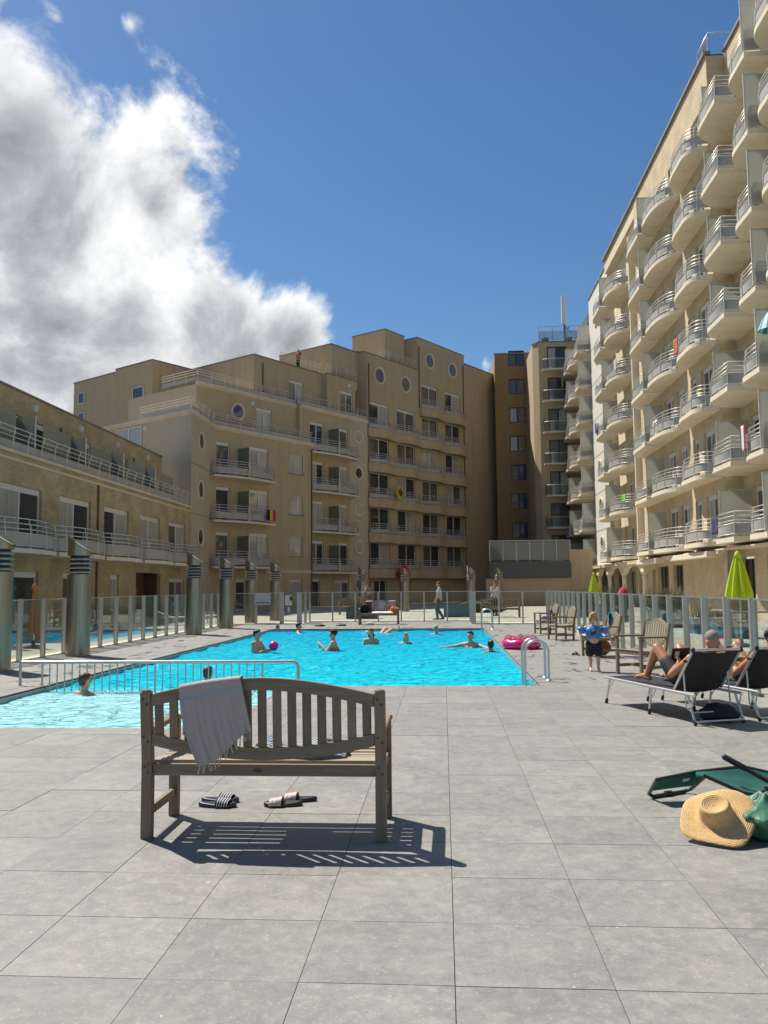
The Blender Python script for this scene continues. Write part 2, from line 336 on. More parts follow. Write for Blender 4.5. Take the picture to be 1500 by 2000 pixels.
# ------------------------------------------------------------------ facade helpers  (local frame: x right, y into the building, z up)
def wallgrid(mb, x0, x1, z0, z1, y, openings, depth=.16, m=0):
    xs = sorted({x0, x1, *[v for o in openings for v in (o[0], o[1]) if x0 < v < x1]})
    zs = sorted({z0, z1, *[v for o in openings for v in (o[2], o[3]) if z0 < v < z1]})
    for a, b in zip(xs, xs[1:]):
        for c, d in zip(zs, zs[1:]):
            mx, mz = (a + b) / 2, (c + d) / 2
            if any(o[0] < mx < o[1] and o[2] < mz < o[3] for o in openings): continue
            mb.add([(a, y, c), (b, y, c), (b, y, d), (a, y, d)], [(0, 1, 2, 3)], m)
    for a, b, c, d in [o[:4] for o in openings]:
        e = y + depth
        mb.add([(a, y, c), (b, y, c), (b, y, d), (a, y, d), (a, e, c), (b, e, c), (b, e, d), (a, e, d)], [(0, 4, 5, 1), (1, 5, 6, 2), (2, 6, 7, 3), (3, 7, 4, 0)], m)
WC = {}
def window(parent, x, y, z, w, h, n=2, frame=None, shutter=True, panes=None, fr=.06):
    frame = frame or WHITE
    k = ('f', round(w, 2), round(h, 2), n, frame.name, shutter)
    sh = .16 if shutter else 0
    if k not in WC:
        b = MB(); b.box(0, fr, 0, .07, 0, h); b.box(w - fr, w, 0, .07, 0, h); b.box(fr, w - fr, 0, .07, 0, fr); b.box(fr, w - fr, 0, .07, h - fr - sh, h)
        if shutter: b.box(fr, w - fr, -.02, .0, h - sh, h - .01)
        for i in range(1, n):
            xm = fr + (w - 2 * fr) * i / n; b.box(xm - fr * .75, xm + fr * .75, -.012, .068, fr, h - fr - sh)
        WC[k] = b.mesh('window', frame)
    f = ob('window', WC[k], parent, (x, y, z))
    pw = (w - 2 * fr) / n - (fr * .75 if n > 1 else 0)
    for i in range(n):
        pm = (panes[i % len(panes)] if panes else random.choice(PANES))
        kk = ('p', round(pw, 3), round(h, 2), sh, pm.name)
        if kk not in WC:
            b = MB(); b.box(0, pw, 0, .012, 0, h - 2 * fr - sh); WC[kk] = b.mesh('pane', pm)
        xp = fr + (w - 2 * fr) * i / n + (fr * .75 if i and n > 1 else 0)
        ob('pane', WC[kk], f, (xp, .04, fr))
    return f
def round_window(parent, x, y, z, r=.62, pm=None, ring=None):
    k = ('r', r, (ring or PLASTER_W).name)
    if k not in WC:
        b = MB(); n = 28; prof = [(r, 0), (r, -.09), (r - .07, -.11), (r - .2, -.06), (r - .2, 0)]
        b.lathe(prof, n, Matrix.Rotation(-pi / 2, 4, 'X') @ Matrix.Scale(1, 4)); 
        WC[k] = b.mesh('round_window', ring or PLASTER_W)
    f = ob('round_window', WC[k], parent, (x, y, z))
    pm = pm or random.choice([P_DARK, P_MID, P_DARK, P_CUR]); kk = ('rp', r, pm.name)
    if kk not in WC:
        b = MB(); b.lathe([(r - .2, 0), (r - .2, .012)], 28, Matrix.Translation((0, -.03, 0)) @ Matrix.Rotation(pi / 2, 4, 'X')); WC[kk] = b.mesh('pane', pm)
    ob('pane', WC[kk], f)
    return f
BC = {}
def offset_path(path, d):
    out = []
    for i, p in enumerate(path):
        a = Vector(path[max(0, i - 1)]); b = Vector(path[min(len(path) - 1, i + 1)]); t = (b - a)
        if t.length < 1e-6: out.append(p); continue
        t.normalize(); n = Vector((-t.y, t.x)); q = Vector(p) + n * d; out.append((q.x, q.y))
    return out
def balcony(parent, key, path, x, y, z, th=.2, rail_h=1.02, panel=(.14, .52), screen=None, rails=(.66, .84, 1.02), posts=None, slab_m=None, panel_m=None, extra=None):
    """path: plan polyline (x, y) of the outer edge, y negative outward, first/last at the wall"""
    if key not in BC:
        b = MB(); b.prism(path, 0, th, smooth=False); 
        slab = b.mesh('balcony', slab_m or CONC)
        ins = offset_path(path, .05)
        r = MB()
        for i, h in enumerate(rails): 
            ip = offset_path(path, .05 + .07 * (h - .5) / .5 if h > .5 else .05)
            r.tube([(px, py, th + h) for px, py in ip], .021, 5)
        r.tube([(px, py, th + panel[0] - .02) for px, py in ins], .016, 4)
        r.tube([(px, py, th + panel[1] + .02) for px, py in ins], .018, 4)
        # posts
        acc = 0; last = -9
        for i in range(len(ins)):
            if i: acc += (Vector(ins[i]) - Vector(ins[i - 1])).length
            if acc - last > .95 or i == len(ins) - 1:
                last = acc; px, py = ins[i]; qx, qy = offset_path(path, .12)[i]
                r.tube([(px, py, th), (px, py, th + .6), (qx, qy, th + rail_h)], .019, 5)
        p = MB(); p.strip(offset_path(path, .062), th + panel[0], th + panel[1])
        BC[key] = (slab, r.mesh('railing', RAILW), p.mesh('railing_panel', panel_m or PANELG))
    s, r, p = BC[key]
    o = ob('balcony', s, parent, (x, y, z))
    ob('railing', r, o); ob('railing_panel', p, o)
    if screen:
        sx, d, h = screen[:3]; fm = screen[3] if len(screen) > 3 else FROST
        kk = ('scr', d, h, fm.name)
        if kk not in BC:
            b = MB(); b.box(-.012, .012, -d, -.02, .05, h, 0); b.box(-.025, .025, -d - .03, -d, 0, h + .03, 1); b.box(-.025, .025, -d, 0, h, h + .03, 1)
            BC[kk] = b.mesh('privacy_screen', [fm, RAILW])
        ob('privacy_screen', BC[kk], o, (sx, 0, th))
    return o
def arc_path(L, D, r1=None, r2=None, n=8, e=1.0):
    """rounded balcony front from (0,0) to (L,0); r1/r2 = length of the rounding at either end (0 = square)"""
    P = [(0, 0)]
    if r1: P += [(r1 * (1 - cos(a)), -D * sin(a) ** e) for a in [pi / 2 * i / n for i in range(1, n + 1)]]
    else: P += [(0, -D)]
    if r2: P += [(L - r2 + r2 * sin(a), -D * cos(a) ** e) for a in [pi / 2 * i / n for i in range(0, n + 1)]][(1 if r1 and abs(r1 + r2 - L) < 1e-6 else 0):]
    else: P += [(L, -D), (L, 0)]
    return P[:-1] + [(L, 0)]
# ================================================================== ground, deck, pool
POOL = (-6.31, 1.449, 13.08, 30.95); SHAL = (-6.31, -2.44, 9.14, 13.08)
DECK = (-8.95, 4.21, -5.0, 35.25)
def tile_material():
    m = bpy.data.materials.new('grey_porcelain_tile'); m.use_nodes = True; nt = m.node_tree; N = nt.nodes; L = nt.links; b = N['Principled BSDF']
    b.inputs['Specular IOR Level'].default_value = .35
    tc = N.new('ShaderNodeTexCoord'); oi = N.new('ShaderNodeObjectInfo'); cm = N.new('ShaderNodeCombineXYZ')
    for i in range(3): L.new(oi.outputs['Random'], cm.inputs[i])
    ad = N.new('ShaderNodeVectorMath'); ad.operation = 'MULTIPLY_ADD'; L.new(cm.outputs[0], ad.inputs[0]); ad.inputs[1].default_value = (37, 91, 53); L.new(tc.outputs['Object'], ad.inputs[2])
    def nz(sc, det, ro, dist=0.):
        n = N.new('ShaderNodeTexNoise'); n.inputs['Scale'].default_value = sc; n.inputs['Detail'].default_value = det; n.inputs['Roughness'].default_value = ro; n.inputs['Distortion'].default_value = dist; L.new(ad.outputs[0], n.inputs['Vector']); return n.outputs['Fac']
    def mrange(s, a, c, d, e):
        r = N.new('ShaderNodeMapRange'); L.new(s, r.inputs[0]); 
        for k, v in enumerate((a, c, d, e)): r.inputs[k + 1].default_value = v
        return r.outputs[0]
    def mixc(f, A, B):
        x = N.new('ShaderNodeMix'); x.data_type = 'RGBA'; L.new(f, x.inputs['Factor'])
        for nm, v in (('A', A), ('B', B)):
            if isinstance(v, tuple): x.inputs[nm].default_value = (*v, 1)
            else: L.new(v, x.inputs[nm])
        return x.outputs['Result']
    big = nz(3.2, 6, .62, .3); mid = nz(13, 7, .68, .5); fine = nz(70, 4, .7)
    c = mixc(mrange(big, .3, .7, 0, 1), (.200, .194, .176), (.268, .258, .232))
    c = mixc(mrange(mid, .50, .72, 0, .5), c, (.38, .36, .31))
    c = mixc(mrange(mid, .46, .32, 0, .38), c, (.145, .143, .135))
    c = mixc(mrange(fine, .56, .72, 0, .6), c, (.47, .455, .41))
    sp = nz(23, 2, .5); c = mixc(mrange(sp, .765, .78, 0, .7), c, (.60, .59, .55))
    s = N.new('ShaderNodeVectorMath'); s.operation = 'SCALE'; L.new(c, s.inputs[0]); L.new(mrange(oi.outputs['Random'], 0, 1, .92, 1.07), s.inputs['Scale'])
    L.new(s.outputs[0], b.inputs['Base Color']); L.new(mrange(mid, .3, .7, .48, .72), b.inputs['Roughness'])
    bp = N.new('ShaderNodeBump'); bp.inputs['Strength'].default_value = .12; bp.inputs['Distance'].default_value = .004; L.new(fine, bp.inputs['Height']); L.new(bp.outputs[0], b.inputs['Normal'])
    MATS[m.name] = m; return m
TILE = tile_material()
GROUT = M('dark_grout', (.085, .082, .074), rough=.95)
WETT = TILE
def pool_tile_mat():
    # wet footprints on the far right of the deck belong to the tiles there
    m = TILE.copy(); m.name = 'grey_porcelain_tile_wet'; nt = m.node_tree; N = nt.nodes; L = nt.links; b = N['Principled BSDF']
    tc = N.new('ShaderNodeTexCoord'); no = N.new('ShaderNodeTexNoise'); no.inputs['Scale'].default_value = 1.5; no.inputs['Detail'].default_value = 7; no.inputs['Roughness'].default_value = .72; no.inputs['Distortion'].default_value = .6
    mp = N.new('ShaderNodeMapping'); mp.inputs['Scale'].default_value = (1.6, .8, 1); L.new(tc.outputs['Object'], mp.inputs[0]); L.new(mp.outputs[0], no.inputs['Vector'])
    r = N.new('ShaderNodeMapRange'); L.new(no.outputs['Fac'], r.inputs[0]); r.inputs[1].default_value = .57; r.inputs[2].default_value = .60
    src = b.inputs['Base Color'].links[0].from_socket
    mx = N.new('ShaderNodeMix'); mx.data_type = 'RGBA'; L.new(r.outputs[0], mx.inputs['Factor']); L.new(src, mx.inputs['A']); mx.inputs['B'].default_value = (.10, .10, .098, 1)
    L.new(mx.outputs['Result'], b.inputs['Base Color'])
    r2 = N.new('ShaderNodeMapRange'); L.new(r.outputs[0], r2.inputs[0]); r2.inputs[3].default_value = .6; r2.inputs[4].default_value = .3; L.new(r2.outputs[0], b.inputs['Roughness'])
    return m
WETT = pool_tile_mat()
g = MB(); g.box(-400, 400, -400, 400, -1.2, -.62); g.build('ground', M('distant_ground', (.2, .19, .17), rough=.95, var=.2, sc=.05), kind='structure')
base = MB()
for x0, x1, y0, y1 in ((DECK[0], DECK[1], DECK[2], 9.14), (DECK[0], -6.31, 9.14, DECK[3]), (-2.44, DECK[1], 9.14, 13.08), (1.449, DECK[1], 13.08, DECK[3]), (-6.31, 1.449, 30.95, DECK[3]), (-5.98, 1.18, DECK[3], 37.6)):
    base.box(x0, x1, y0, y1, -.6, -.012)
deck = base.build('pool_deck', GROUT, kind='structure')
def sub_rect(c, h):
    x0, x1, y0, y1 = c; a, b, d, e = h
    if x1 <= a or x0 >= b or y1 <= d or y0 >= e: return [c]
    out = []
    if y0 < d: out.append((x0, x1, y0, d))
    if y1 > e: out.append((x0, x1, e, y1))
    yy0, yy1 = max(y0, d), min(y1, e)
    if x0 < a: out.append((x0, a, yy0, yy1))
    if x1 > b: out.append((b, x1, yy0, yy1))
    return out
T, GAP = .6, .0035
full = MB(); full.box(GAP / 2, T - GAP / 2, GAP / 2, T - GAP / 2, -.03, 0, skip='b'); FULLM = full.mesh('paving_tile', TILE)
far = MB(); near_rest = MB(); ntile = 0
j0 = int((DECK[0] - .0224) / T) - 1
cells = []
for i in range(-3, 60):
    for j in range(j0, 9):
        cells.append((.0224 + T * j, .0224 + T * (j + 1), 3.3434 + T * i, 3.3434 + T * (i + 1)))
def in_view(c):
    x, y = (c[0] + c[1]) / 2, (c[2] + c[3]) / 2
    if y < 2.0 or y > 13.2: return False
    u = (x + y * .0696) / y
    return abs(u) < .53
for c in cells:
    c2 = (max(c[0], DECK[0]), min(c[1], DECK[1]), c[2], c[3])
    ymax = DECK[3] if not (-5.98 < (c[0] + c[1]) / 2 < 1.18) else 37.6
    c2 = (*c2[:3], min(c[3], ymax))
    if c2[1] - c2[0] < .02 or c2[3] - c2[2] < .02: continue
    ps = [c2]
    for h in (POOL, SHAL): ps = [q for p in ps for q in sub_rect(p, h)]
    for p in ps:
        if p[1] - p[0] < .03 or p[3] - p[2] < .03: continue
        if in_view(c) and ntile < 295:
            ntile += 1
            dz = random.uniform(-.0012, .0012)
            if p == c: ob('paving_tile', FULLM, deck, (c[0], c[2], dz))
            else:
                b = MB(); b.box(GAP / 2, p[1] - p[0] - GAP / 2, GAP / 2, p[3] - p[2] - GAP / 2, -.03, 0, skip='b'); b.build('paving_tile', TILE, deck, (p[0], p[2], dz))
        else: (far if p[2] > 13.0 else near_rest).box(p[0] + GAP / 2, p[1] - GAP / 2, p[2] + GAP / 2, p[3] - GAP / 2, -.03, random.uniform(-.001, .001), skip='b')
far.build('paving_tiles', WETT, deck, kind='stuff'); near_rest.build('paving_tiles', TILE, deck, kind='stuff')
# terrace beyond the glass fences
TERR = brick_mat('beige_terrace_paving', (.44, .41, .35), (.40, .375, .32), (.30, .28, .24), dirt=.12)
def terr_mat():
    m = TERR; nt = m.node_tree
    for n in nt.nodes:
        if n.type == 'TEX_BRICK': n.inputs['Brick Width'].default_value = .6; n.inputs['Row Height'].default_value = .6; n.inputs['Mortar Size'].default_value = .006; n.offset = 0
        if n.type == 'COMBXYZ':
            for l in list(nt.links):
                if l.to_node == n: nt.links.remove(l)
            sx = [q for q in nt.nodes if q.type == 'SEPXYZ'][0]
            nt.links.new(sx.outputs['X'], n.inputs[0]); nt.links.new(sx.outputs['Y'], n.inputs[1])
terr_mat()
t = MB()
KP = (-13.4, -10.3, 23.5, 32.0)
for q in sub_rect((-16, DECK[0], -5, DECK[3]), KP): t.box(q[0], q[1], q[2], q[3], -.6, -.008)
t.box(DECK[1], 16, -5, DECK[3], -.6, -.008)
t.box(-16, -5.98, DECK[3], 100, -.6, -.008); t.box(1.18, 16, DECK[3], 100, -.6, -.008); t.box(-5.98, 1.18, 37.6, 100, -.6, -.008)
t.build('terrace', TERR, kind='structure')
# cream gravel strip at the foot of the fences
k = MB(); KM = M('cream_kerb_stone', (.66, .60, .47), rough=.9, var=.1, sc=12)
k.box(-9.36, -9.0, -4, 35.6, -.02, .03); k.box(-9.0, -6.02, 35.3, 35.6, -.02, .03); k.box(-6.02, 1.15, 37.65, 38.05, -.02, .03); k.box(1.22, 4.2, 34.45, 35.0, -.02, .034); k.box(4.27, 4.6, -4, 34.9, -.02, .03)
k.build('kerb', KM, kind='structure')
# ------------------------------------------------------------------ water
def water_mat(name, deep, pale, ysplit):
    m = bpy.data.materials.new(name); m.use_nodes = True; nt = m.node_tree; N = nt.nodes; L = nt.links; N.clear()
    out = N.new('ShaderNodeOutputMaterial'); tc = N.new('ShaderNodeTexCoord'); sx = N.new('ShaderNodeSeparateXYZ'); L.new(tc.outputs['Object'], sx.inputs[0])
    r = N.new('ShaderNodeMapRange'); r.interpolation_type = 'SMOOTHSTEP'; L.new(sx.outputs['Y'], r.inputs[0]); r.inputs[1].default_value = ysplit - .25; r.inputs[2].default_value = ysplit + 1.1
    mx = N.new('ShaderNodeMix'); mx.data_type = 'RGBA'; L.new(r.outputs[0], mx.inputs['Factor']); mx.inputs['A'].default_value = (*pale, 1); mx.inputs['B'].default_value = (*deep, 1)
    df = N.new('ShaderNodeBsdfDiffuse')
    rd = N.new('ShaderNodeMapRange'); L.new(sx.outputs['Y'], rd.inputs[0]); rd.inputs[1].default_value = 15; rd.inputs[2].default_value = 31
    m3 = N.new('ShaderNodeMix'); m3.data_type = 'RGBA'; L.new(rd.outputs[0], m3.inputs['Factor']); L.new(mx.outputs['Result'], m3.inputs['A']); m3.inputs['B'].default_value = (deep[0], deep[1] * .72, deep[2] * .88, 1)
    L.new(m3.outputs['Result'], df.inputs[0])
    gl = N.new('ShaderNodeBsdfGlossy'); gl.inputs['Roughness'].default_value = .06
    mp = N.new('ShaderNodeMapping'); mp.inputs['Scale'].default_value = (.8, 1.9, 1); L.new(tc.outputs['Object'], mp.inputs[0])
    no = N.new('ShaderNodeTexNoise'); no.inputs['Scale'].default_value = 3.4; no.inputs['Detail'].default_value = 3.5; no.inputs['Distortion'].default_value = 1.2; L.new(mp.outputs[0], no.inputs['Vector'])
    bp = N.new('ShaderNodeBump'); bp.inputs['Strength'].default_value = 1.0; bp.inputs['Distance'].default_value = .30; L.new(no.outputs['Fac'], bp.inputs['Height'])
    L.new(bp.outputs[0], df.inputs['Normal']); L.new(bp.outputs[0], gl.inputs['Normal'])
    fr = N.new('ShaderNodeFresnel'); fr.inputs['IOR'].default_value = 1.33; L.new(bp.outputs[0], fr.inputs['Normal'])
    ml = N.new('ShaderNodeMath'); ml.operation = 'MULTIPLY'; L.new(fr.outputs[0], ml.inputs[0]); ml.inputs[1].default_value = .55
    mi = N.new('ShaderNodeMath'); mi.operation = 'MINIMUM'; L.new(ml.outputs[0], mi.inputs[0]); mi.inputs[1].default_value = .33
    ms = N.new('ShaderNodeMixShader'); L.new(mi.outputs[0], ms.inputs[0]); L.new(df.outputs[0], ms.inputs[1]); L.new(gl.outputs[0], ms.inputs[2]); L.new(ms.outputs[0], out.inputs[0])
    MATS[name] = m; return m
WATER = water_mat('pool_water', (.014, .54, .71), (.36, .70, .74), 12.7)
def wave(x, y):
    a = noise.noise(Vector((x * .9, y * 1.3, .3))) * .045 + noise.noise(Vector((x * 2.3 + 7, y * 3.2, 1.7))) * .03 + noise.noise(Vector((x * 5 + 3, y * 6.5, 4.2))) * .012
    return a
wm = MB()
def water_patch(mb, x0, x1, y0, y1, st):
    nu = max(2, int((x1 - x0) / st)); nv = max(2, int((y1 - y0) / st))
    mb.sheet(lambda u, v: (x0 + (x1 - x0) * u, y0 + (y1 - y0) * v, -.085 + wave(x0 + (x1 - x0) * u, y0 + (y1 - y0) * v)), nu, nv)
water_patch(wm, POOL[0], POOL[1], POOL[2], POOL[3], .11); water_patch(wm, SHAL[0], SHAL[1], SHAL[2], SHAL[3], .07)
wm.build('water', WATER, kind='structure')
pw = MB(); PWM = M('pool_lining', (.22, .30, .32), rough=.5, var=.12, sc=5)
pw.box(-6.309, -6.285, 9.142, 30.94, -.6, -.03); pw.box(1.425, 1.447, 13.1, 30.94, -.6, -.03); pw.box(-6.28, 1.42, 30.925, 30.948, -.6, -.03); pw.box(-2.465, -2.442, 9.142, 13.07, -.6, -.03)
pw.build('pool_wall', PWM, kind='structure')
kw = MB(); water_patch(kw, *KP, .25); kw.build('paddling_pool_water', WATER, kind='structure')

# ================================================================== left brick building (low, three storeys)
LB = empty('apartment_building', (-15.5, 0, 0), pi / 2, label='low yellow brick apartment building along the left of the pool, with a setback top floor', category='building')
mb = MB()
w1 = [(28.4, 31.5), (33.0, 36.1), (37.55, 40.6), (42.15, 45.2), (46.7, 49.8), (23.8, 26.9), (19.2, 22.3)]
ops = [(a, b, 3.1, 5.35) for a, b in w1] + [(27.2, 31.4, 0.02, 2.2), (38.4, 39.5, .5, 2.2), (41.7, 45.4, .02, 2.36), (46.9, 49.7, .02, 2.12), (33.5, 36.2, .02, 2.2)]
wallgrid(mb, 5, 50.9, 0, 6.45, 0, ops, .2)
mb.add([(5, 0, 0), (5, 14, 0), (5, 14, 6.45), (5, 0, 6.45)], [(0, 1, 2, 3)])
mb.add([(5, 0, 6.3), (50.6, 0, 6.3), (50.6, 2, 6.3), (5, 2, 6.3)], [(0, 1, 2, 3)])
w2 = [(32.7, 35.8), (37.3, 40.4), (41.8, 45.2), (46.5, 49.9), (28.1, 31.2), (23.5, 26.6)]
ops2 = [(a, b, 6.35, 8.7) for a, b in w2]
wallgrid(mb, 5, 50.9, 6.3, 9.7, 1.9, ops2, .2)
mb.add([(50.9, 1.9, 6.3), (50.9, 1.9, 9.7), (50.9, 14, 9.7), (50.9, 14, 6.3)], [(0, 1, 2, 3)])
mb.add([(5, 1.9, 9.7), (50.9, 1.9, 9.7), (50.9, 14, 9.7), (5, 14, 9.7)], [(0, 1, 2, 3)])
mb.build('wall', BRICK, LB)
c = MB(); c.box(5, 50.95, 1.84, 2.1, 9.7, 9.78); c.build('roof_coping', COPING, LB)
c = MB(); c.box(5, 50.75, -.1, .2, 6.46, 6.58); c.build('cornice', PLASTER_W, LB); c = MB(); c.box(5, 50.7, -.04, -.003, 6.2, 6.3); c.build('cornice', PLASTER_W, LB)
for a, b_ in w1: window(LB, a, .12, 3.1, b_ - a, 2.25, 2)
for (a, b_, z0, z1), n in zip(ops[len(w1):], (2, 1, 0, 2, 2)):
    if n: window(LB, a, .12, z0, b_ - a, z1 - z0, n)
for a, b_ in w2: window(LB, a, 2.02, 6.35, b_ - a, 2.35, 2)
# entrance recess with letter boxes
e = MB(); e.box(41.7, 45.4, .9, .95, 0, 2.4); e.box(41.7, 41.72, .2, .9, 0, 2.4); e.box(45.38, 45.4, .2, .9, 0, 2.4); e.box(41.7, 45.4, .2, .9, 2.38, 2.4)
en = e.build('entrance', M('dark_red_brown_panel', (.10, .055, .03), rough=.6), LB)
e = MB(); e.box(41.9, 44.0, .8, .895, .7, 1.5)
for i in range(6):
    for q in range(3): e.box(41.93 + i * .345, 42.24 + i * .345, .78, .8, .73 + q * .26, .95 + q * .26)
e.build('letter_boxes', ALU, en)
for x in (34.45, 39.06, 43.62, 48.26, 29.8):
    b = MB(); b.lathe([(.2, 0), (.2, .06), (.14, .13), (1e-4, .16)], 16, Matrix.Translation((x, 1.9, 9.27)) @ Matrix.Rotation(pi / 2, 4, 'X')); b.build('wall_lamp', M('opal_lamp', (.62, .60, .54), rough=.4, var=.02), LB)
for x in (36.9, 46.0, 27.5):
    b = MB(); b.tube([(x, 1.83, 6.4), (x, 1.83, 8.9)], .045, 6); b.build('rain_pipe', PIPE, LB)
b = MB(); b.tube([(36.75, -.06, .1), (36.75, -.06, 6.2)], .045, 6); b.build('rain_pipe', PIPE, LB)
for i, x in enumerate((36.4, 40.9, 45.6, 31.7)):   # smoked screens between the roof terraces
    b = MB(); b.box(x - .02, x + .02, .45, 1.88, 6.35, 8.3, 0); b.box(x - .03, x + .03, .42, .45, 6.35, 8.33, 1); b.build('privacy_screen', [FROSTD, WHITE], LB)
for x0, x1 in ((33.0, 36.3), (37.6, 40.8), (42.3, 45.5), (47.3, 50.2), (28.4, 31.6)):
    b = MB(); b.box(x0 - .4, x1 - 1.2, .55, .58, 6.6, 8.15); b.build('glass_panel', FROSTD, LB)
# terrace railing: panel, three rails, bent posts
def straight_rail(parent, p0, p1, z, y=0., name='railing', step=1.1, lo=.05, hi=.34, rails=(.5, .66, .82), cl=.06):
    p0 = Vector((*p0, 0)); p1 = Vector((*p1, 0)); d = (p1 - p0); L = d.length; d.normalize(); n = Vector((d.y, -d.x, 0))
    r = MB()
    for i, h in enumerate(rails): r.tube([p0 + n * (.05 * i) + Vector((0, 0, z + h)), p1 + n * (.05 * i) + Vector((0, 0, z + h))], .02, 5)
    k = max(1, int(L / step))
    for i in range(k + 1):
        q = p0 + d * (L * i / k); r.tube([q + Vector((0, 0, z)), q + Vector((0, 0, z + .5)), q + n * .1 + Vector((0, 0, z + rails[-1]))], .018, 5)
    o = r.build(name, RAILW, parent)
    p = MB(); p.strip([(p0.x, p0.y), (p1.x, p1.y)], z + lo, z + hi); p.build('railing_panel', PANELG, parent)
    return o
straight_rail(LB, (5, .03), (50.2, .03), 6.58)
pl = arc_path(4.5, 1.2, .35, .35, 4)
def shallow_arc(L, D0, D1, n=10): return [(0, 0), (0, -D0)] + [(L * i / n, -D0 - (D1 - D0) * sin(pi * i / n)) for i in range(1, n)] + [(L, -D0), (L, 0)]
for x in (17.4, 22.0, 26.5, 31.08, 35.65, 40.35, 44.95):
    balcony(LB, 'left', shallow_arc(4.35, .95, 1.3), x, 0, 2.78, th=.16, panel=(.10, .5))
# ================================================================== stepped cream building at the back
CB = empty('apartment_building', (-15.5, 55.65, 0), radians(56.6), label='stepped cream plastered apartment building in the back corner, with round windows and wavy balconies', category='building')
mb = MB()
def quad(a, b, z0, z1, m=0): mb.add([(*a, z0), (*b, z0), (*b, z1), (*a, z1)], [(0, 1, 2, 3)], m)
def poly_top(p, z, m=0): mb.add([(*q, z) for q in p], [tuple(range(len(p)))], m)
LV = [2.9, 6.0, 9.1]     # floors of block A
opA = []
for z in LV: opA += [(.33, 1.55, z + .15, z + 2.45), (3.45, 5.3, z + .15, z + 2.5), (7.58, 8.95, z + 1.0, z + 2.45)]
opA += [(5.6, 6.55, 0.02, 2.15), (7.5, 8.87, .75, 2.15), (2.2, 3.1, .02, 2.15)]
wallgrid(mb, 0, 10, 0, 12.45, 0, opA, .18)
quad((-4.05, -2.67), (0, 0), 0, 12.45, 1)               # bay with the round windows
quad((10, 0), (10, 2), 0, 12.45)
faceA = [(-4.05, -2.67), (-4.05, 9)]
quad((-4.05, 9), (-4.05, -2.67), 6, 12.45, 1)
poly_top([(-4.05, -2.67), (0, 0), (10, 0), (10, 9), (-4.05, 9)], 12.44)
# tier two (left part + block B front)
opT2 = [(5.2, 6.9, 12.6, 14.9)]
wallgrid(mb, -.4, 9.55, 12.4, 15.6, 1.25, opT2, .18); quad((-.4, 9), (-.4, 1.25), 12.4, 15.6, 1); poly_top([(-.4, 1.25), (9.55, 1.25), (9.55, 9), (-.4, 9)], 15.6)
LB2 = [2.6, 5.75, 8.9, 12.05]
opB = []
for z in LB2: opB += [(10.75, 12.35, z + .25, z + 2.6), (14.2, 15.4, z + .25, z + 2.55)]
opB += [(10.95, 11.9, .02, 2.2), (13.7, 15.5, .4, 2.1)]
wallgrid(mb, 9.55, 15.65, 0, 15.6, .9, opB, .18); wallgrid(mb, 15.65, 18.0, 0, 15.6, .88, [], .1, 1)
quad((9.55, 9), (9.55, .9), 0, 15.6); poly_top([(9.55, .9), (18, .9), (18, 9), (9.55, 9)], 15.6)
# tier three
opT3 = [(9.5, 11.15, 15.7, 17.95)]
wallgrid(mb, 5.7, 13.4, 15.5, 19.1, 2.0, opT3, .18); quad((5.7, 10), (5.7, 2.0), 15.5, 19.1); poly_top([(5.7, 2.0), (13.4, 2.0), (13.4, 10), (5.7, 10)], 19.1)
wallgrid(mb, 13.4, 17.3, 15.5, 19.1, 1.4, [(15.05, 16.65, 15.8, 18.0)], .18); quad((13.4, 3), (13.4, 1.4), 15.5, 19.1); poly_top([(13.4, 1.4), (17.3, 1.4), (17.3, 10), (13.4, 10)], 19.1)
quad((17.3, 1.4), (17.3, 2.4), 15.5, 19.1)
# wings at the back left
def block(x0, x1, y0, y1, z0, z1, m=0): mb.box(x0, x1, y0, y1, z0, z1, m, skip='b')
block(1.9, 9, 13.4, 19.8, 0, 18.9); block(1.5, 8.5, 8.7, 13.38, 9, 18.95); block(8.4, 12, 6, 16, 15, 20.1)
# block C, with wavy balconies
bays = [18.75, 22.75, 26.7, 30.75]
ZF = [3.02, 6.06, 9.1, 12.15, 15.2, 18.25]
opC = []
for i, x in enumerate(bays):
    for j, z in enumerate(ZF):
        if i < 2 and j == 5: continue
        opC.append((x, x + 2.75, z + .08, z + 2.5))
opC += [(19.2, 21.0, .02, 2.1), (22.9, 24.6, .02, 2.1)]
wallgrid(mb, 18.0, 26.1, 0, 21.9, 1.2, [o for o in opC if o[0] < 26], .2); wallgrid(mb, 26.1, 34.4, 0, 25.05, 1.2, [o for o in opC if o[0] > 26], .2)
quad((18.0, 12), (18.0, .9), 0, 21.9); poly_top([(18, 1.2), (26.1, 1.2), (26.1, 12), (18, 12)], 21.9)
quad((26.1, 12), (26.1, 1.2), 21.9, 25.05); poly_top([(26.1, 1.2), (34.4, 1.2), (34.4, 12), (26.1, 12)], 25.05); quad((34.4, 1.2), (34.4, 12), 0, 25.05)
quad((34.4, 1.3), (44, 1.3), 0, 24.3); poly_top([(34.4, 1.3), (44, 1.3), (44, 9), (34.4, 9)], 24.3)
block(14.5, 18.0, 1.9, 8, 19, 21.9); block(22.5, 25.5, 2.3, 6.2, 21.8, 25.2)
mb.build('wall', [PLASTER, M('light_cream_plaster', (.50, .42, .30), rough=.9, var=.05, sc=1.6, bump=.25, bsc=90, spec=.2, stretch=(1, 1, .12), dirt=(.38, .32, .23), dsc=1.3, dlo=.5, dhi=.9)], CB)
